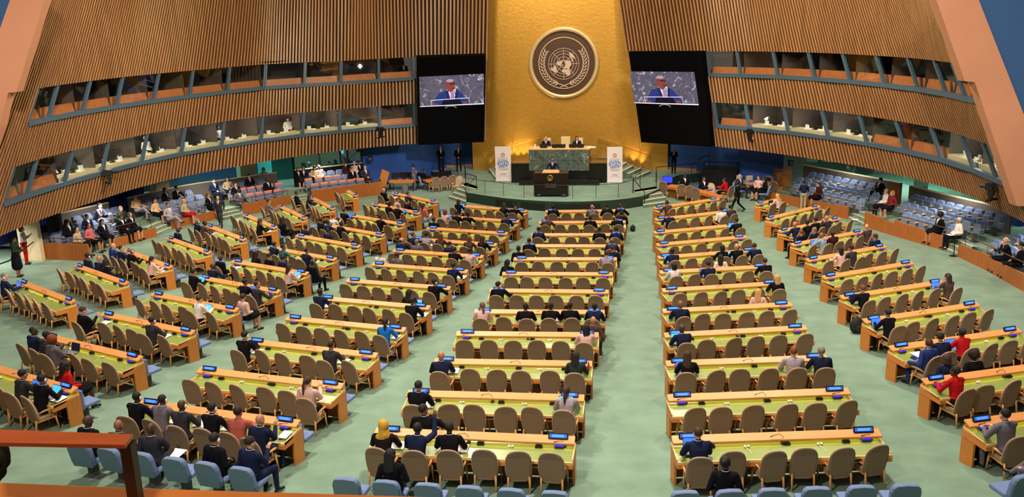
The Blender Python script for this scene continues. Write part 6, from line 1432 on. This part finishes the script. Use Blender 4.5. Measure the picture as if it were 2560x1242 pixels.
rail('stair_rail', 'black handrail rising along the blue wall right of the stage', [at(1742, 446, SZ), at(1748, 440, SZ), at(1773, 432, SZ)], 1.2)

# cameras mounted on the slatted walls
def wall_camera(u, v, Y, s, label):
    p = atY(u, v, Y); t = thing('wall_camera', label, 'camera', p, towards(p, (3, 50, 0))); m_ = MB(); m_.box(-.12, .12, -.25, .2, .05, .3); m_.tube([(0, .2, .17), (0, .42, .17)], .07, 10); m_.box(-.2, -.12, -.1, .1, .1, .22); obj('camera_body', m_.mesh('camera_body', BLACK), t)
    m_ = MB(); m_.box(-.1, .1, -.1, .1, -.15, .05); m_.box(-.06, .06, -.06, .06, -.3, -.15); obj('pan_head', m_.mesh('pan_head', BLACK), t); m_ = MB(); m_.box(-.35, .35, -.08, .08, -.36, -.3); m_.tube([(0, 0, -.33), (s * .4, -.3, -.33)], .04); obj('bracket', m_.mesh('bracket', BLACKM), t)
wall_camera(272, 440, 42.0, -1, 'black camera on a bracket at the left slatted wall, near the camera end'); wall_camera(951, 330, 56.0, -1, 'small black camera on the left slatted wall beside the screen')
wall_camera(1876, 335, 51.0, 1, 'small black camera on the right slatted wall beside the screen'); wall_camera(2478, 478, 33.6, 1, 'black camera on a bracket at the right slatted wall beside the peach fin')

# people in the lit interpreter booths
for i, (side, u, v, sp, lb) in enumerate((('L', 268, 378, 'type nvy short k l mask wm', 'masked person in blue in a lit booth, lower left windows'), ('L', 424, 338, 'lap wht short w l', 'person in white with a dark vest in a lit booth, lower left'), ('L', 586, 322, 'lap lgy short k m', 'person in grey seen from behind in a booth, lower left'), ('L', 747, 300, 'lap wht short k l', 'person in a white shirt in a booth left of the screen'),
      ('R', 2150, 305, 'look chr short g l', 'person leaning over equipment in a lit booth, lower right'), ('L', 208, 405, 'lap lgy short k l', 'person in pale clothes in the second lit booth, lower left'), ('L', 1023, 165, 'lap blk short k d', 'person in black in the upper left window beside the screen'))):
    S = LSm if side == 'L' else RSm; lv = 4.26 if v > 200 else 7.26; j = idx(S, u, lv + .8); p = spt(S[j], lv); d_, n_ = inward(S, j, lv, 0); p = p - n_ * 1.35
    person((p.x, p.y, lv - .33), math.atan2(n_.y, n_.x) - math.pi / 2, sp, lb)

# ================================================================ THINGS ON THE FLOOR
def bag(u, v, label, s=1.0):
    p = hit(u, v); t = thing('backpack', label, 'bag', p, .4); m_ = MB(); m_.ell((0, 0, .2 * s), (.19 * s, .13 * s, .22 * s), 12, 8); m_.ell((0, -.1 * s, .14 * s), (.13 * s, .07 * s, .12 * s), 10, 6); obj('bag_body', m_.mesh('bag_body', mat('bag_black', '121214', .8), True), t); m_ = MB(); m_.tube([(-.05, 0, .41 * s), (0, 0, .47 * s), (.05, 0, .41 * s)], .012, 5); obj('handle', m_.mesh('handle', BLACK), t)
bag(2140, 832, 'black backpack on the carpet in the aisle left of the far right block', 1.3); bag(1582, 578, 'dark bag on the carpet at the aisle beside the front desks', .8); bag(2458, 1150, 'tall black bag under the desk nearest the camera, far right block', 1.5); bag(962, 482, 'black case with white papers at the end of the left gallery front', .9)
g_ = MB(); a_, b_ = hit(-40, 735), hit(92, 655); g_.tube([a_ + Vector((0, 0, .95)), a_.lerp(b_, .5) + Vector((0, 0, .72)), b_ + Vector((0, 0, .95))], .03, 6); obj('barrier_rope', g_.mesh('barrier_rope', BLACK, True), None, 'black rope barrier behind the standing people at far left', 'rope')
p = hit(2384, 640); g_ = MB(); g_.lathe([(.18, 0), (.18, .02), (.02, .04), (.018, .9), (.01, .92)], n=10); obj('barrier_post', g_.mesh('barrier_post', BLACKM), None, 'thin black post between the two right gallery fronts', 'post', None, None, p)
for i, (u, v) in enumerate(((2183, 528), (2200, 534), (2137, 556), (2225, 548))): p = hit(u, v, .15); SHEET.put(p + Vector((0, 0, .16)), i * .7, 'white paper lying %s the right gallery steps' % ('beside', 'on the floor behind', 'on', 'above')[i], 'papers by the right gallery')

# ================================================================ BALCONY IN FRONT OF THE CAMERA
BW = mat('balcony_wood', 'a54c1e', .28, var=.12, scale=2, stretch=(1, 10, 10), coat=.3)
def slab(name, label, pix, Y0, z_th, dpt, m_):     # pix: near edge left and right; board receding from the camera
    pass
A_, B_ = atY(-60, 1105, 2.62), atY(312, 1112, 2.70); z_ = A_.z; B_ = at(312, 1112, z_); A2, B2 = at(-60, 1071, z_), at(333, 1085, z_)
t = thing('balcony_handrail', 'polished reddish wood handrail of the balcony, bottom left corner', 'handrail', A_); O = A_.copy(); m_ = MB(); q = [A_, B_, B2, A2]
m_.add([p - O for p in q] + [p - O - Vector((0, 0, .013)) for p in q], [(0, 1, 2, 3), (7, 6, 5, 4), (0, 4, 5, 1), (1, 5, 6, 2), (2, 6, 7, 3), (3, 7, 4, 0)]); obj('top_board', m_.mesh('top_board', BW), t)
p = at(309, 1116, z_ - .022); m_ = MB(); c_ = p - O + Vector((.0, .02, 0)); m_.box(c_.x - .018, c_.x + .018, c_.y - .012, c_.y + .03, c_.z - .62, c_.z); obj('post', m_.mesh('post', mat('post_brown', '2a1510', .4)), t)
Lz = z_ - .24; E0, E1, E2 = at(-60, 1204, Lz), at(400, 1222, Lz), at(1330, 1250, Lz)
t = thing('balcony_ledge', 'orange wood ledge of the balcony along the bottom left edge', 'ledge', E0); O = E0.copy(); m_ = MB(); dn = Vector((0, 0, -.9)); nr = Vector((0, -.45, 0)); q = [E0, E1, E2, E2 + nr, E1 + nr, E0 + nr]
m_.add([p - O for p in q] + [p - O + Vector((0, 0, -.05)) for p in q], [(5, 4, 3, 2, 1, 0), (6, 7, 8, 9, 10, 11), (0, 1, 7, 6), (1, 2, 8, 7), (2, 3, 9, 8), (5, 0, 6, 11)]); obj('ledge_board', m_.mesh('ledge_board', mat('ledge_orange', 'b86a2c', .4, var=.1, scale=2)), t)
m_ = MB(); q = [E0 + Vector((0, -.04, -.05)), E2 + Vector((0, -.04, -.05))]; m_.add([q[0] - O, q[1] - O, q[1] - O + dn, q[0] - O + dn], [(0, 1, 2, 3)]); obj('parapet', m_.mesh('parapet', DARKW), t)
p = at(-8, 1232, z_ - .45); person((p.x - .02, p.y - .1, p.z - 1.35 * .0 - 1.17), 0, 'lap gry afro b l', 'person with curly dark hair cut off at the bottom left corner', None, 1.0)
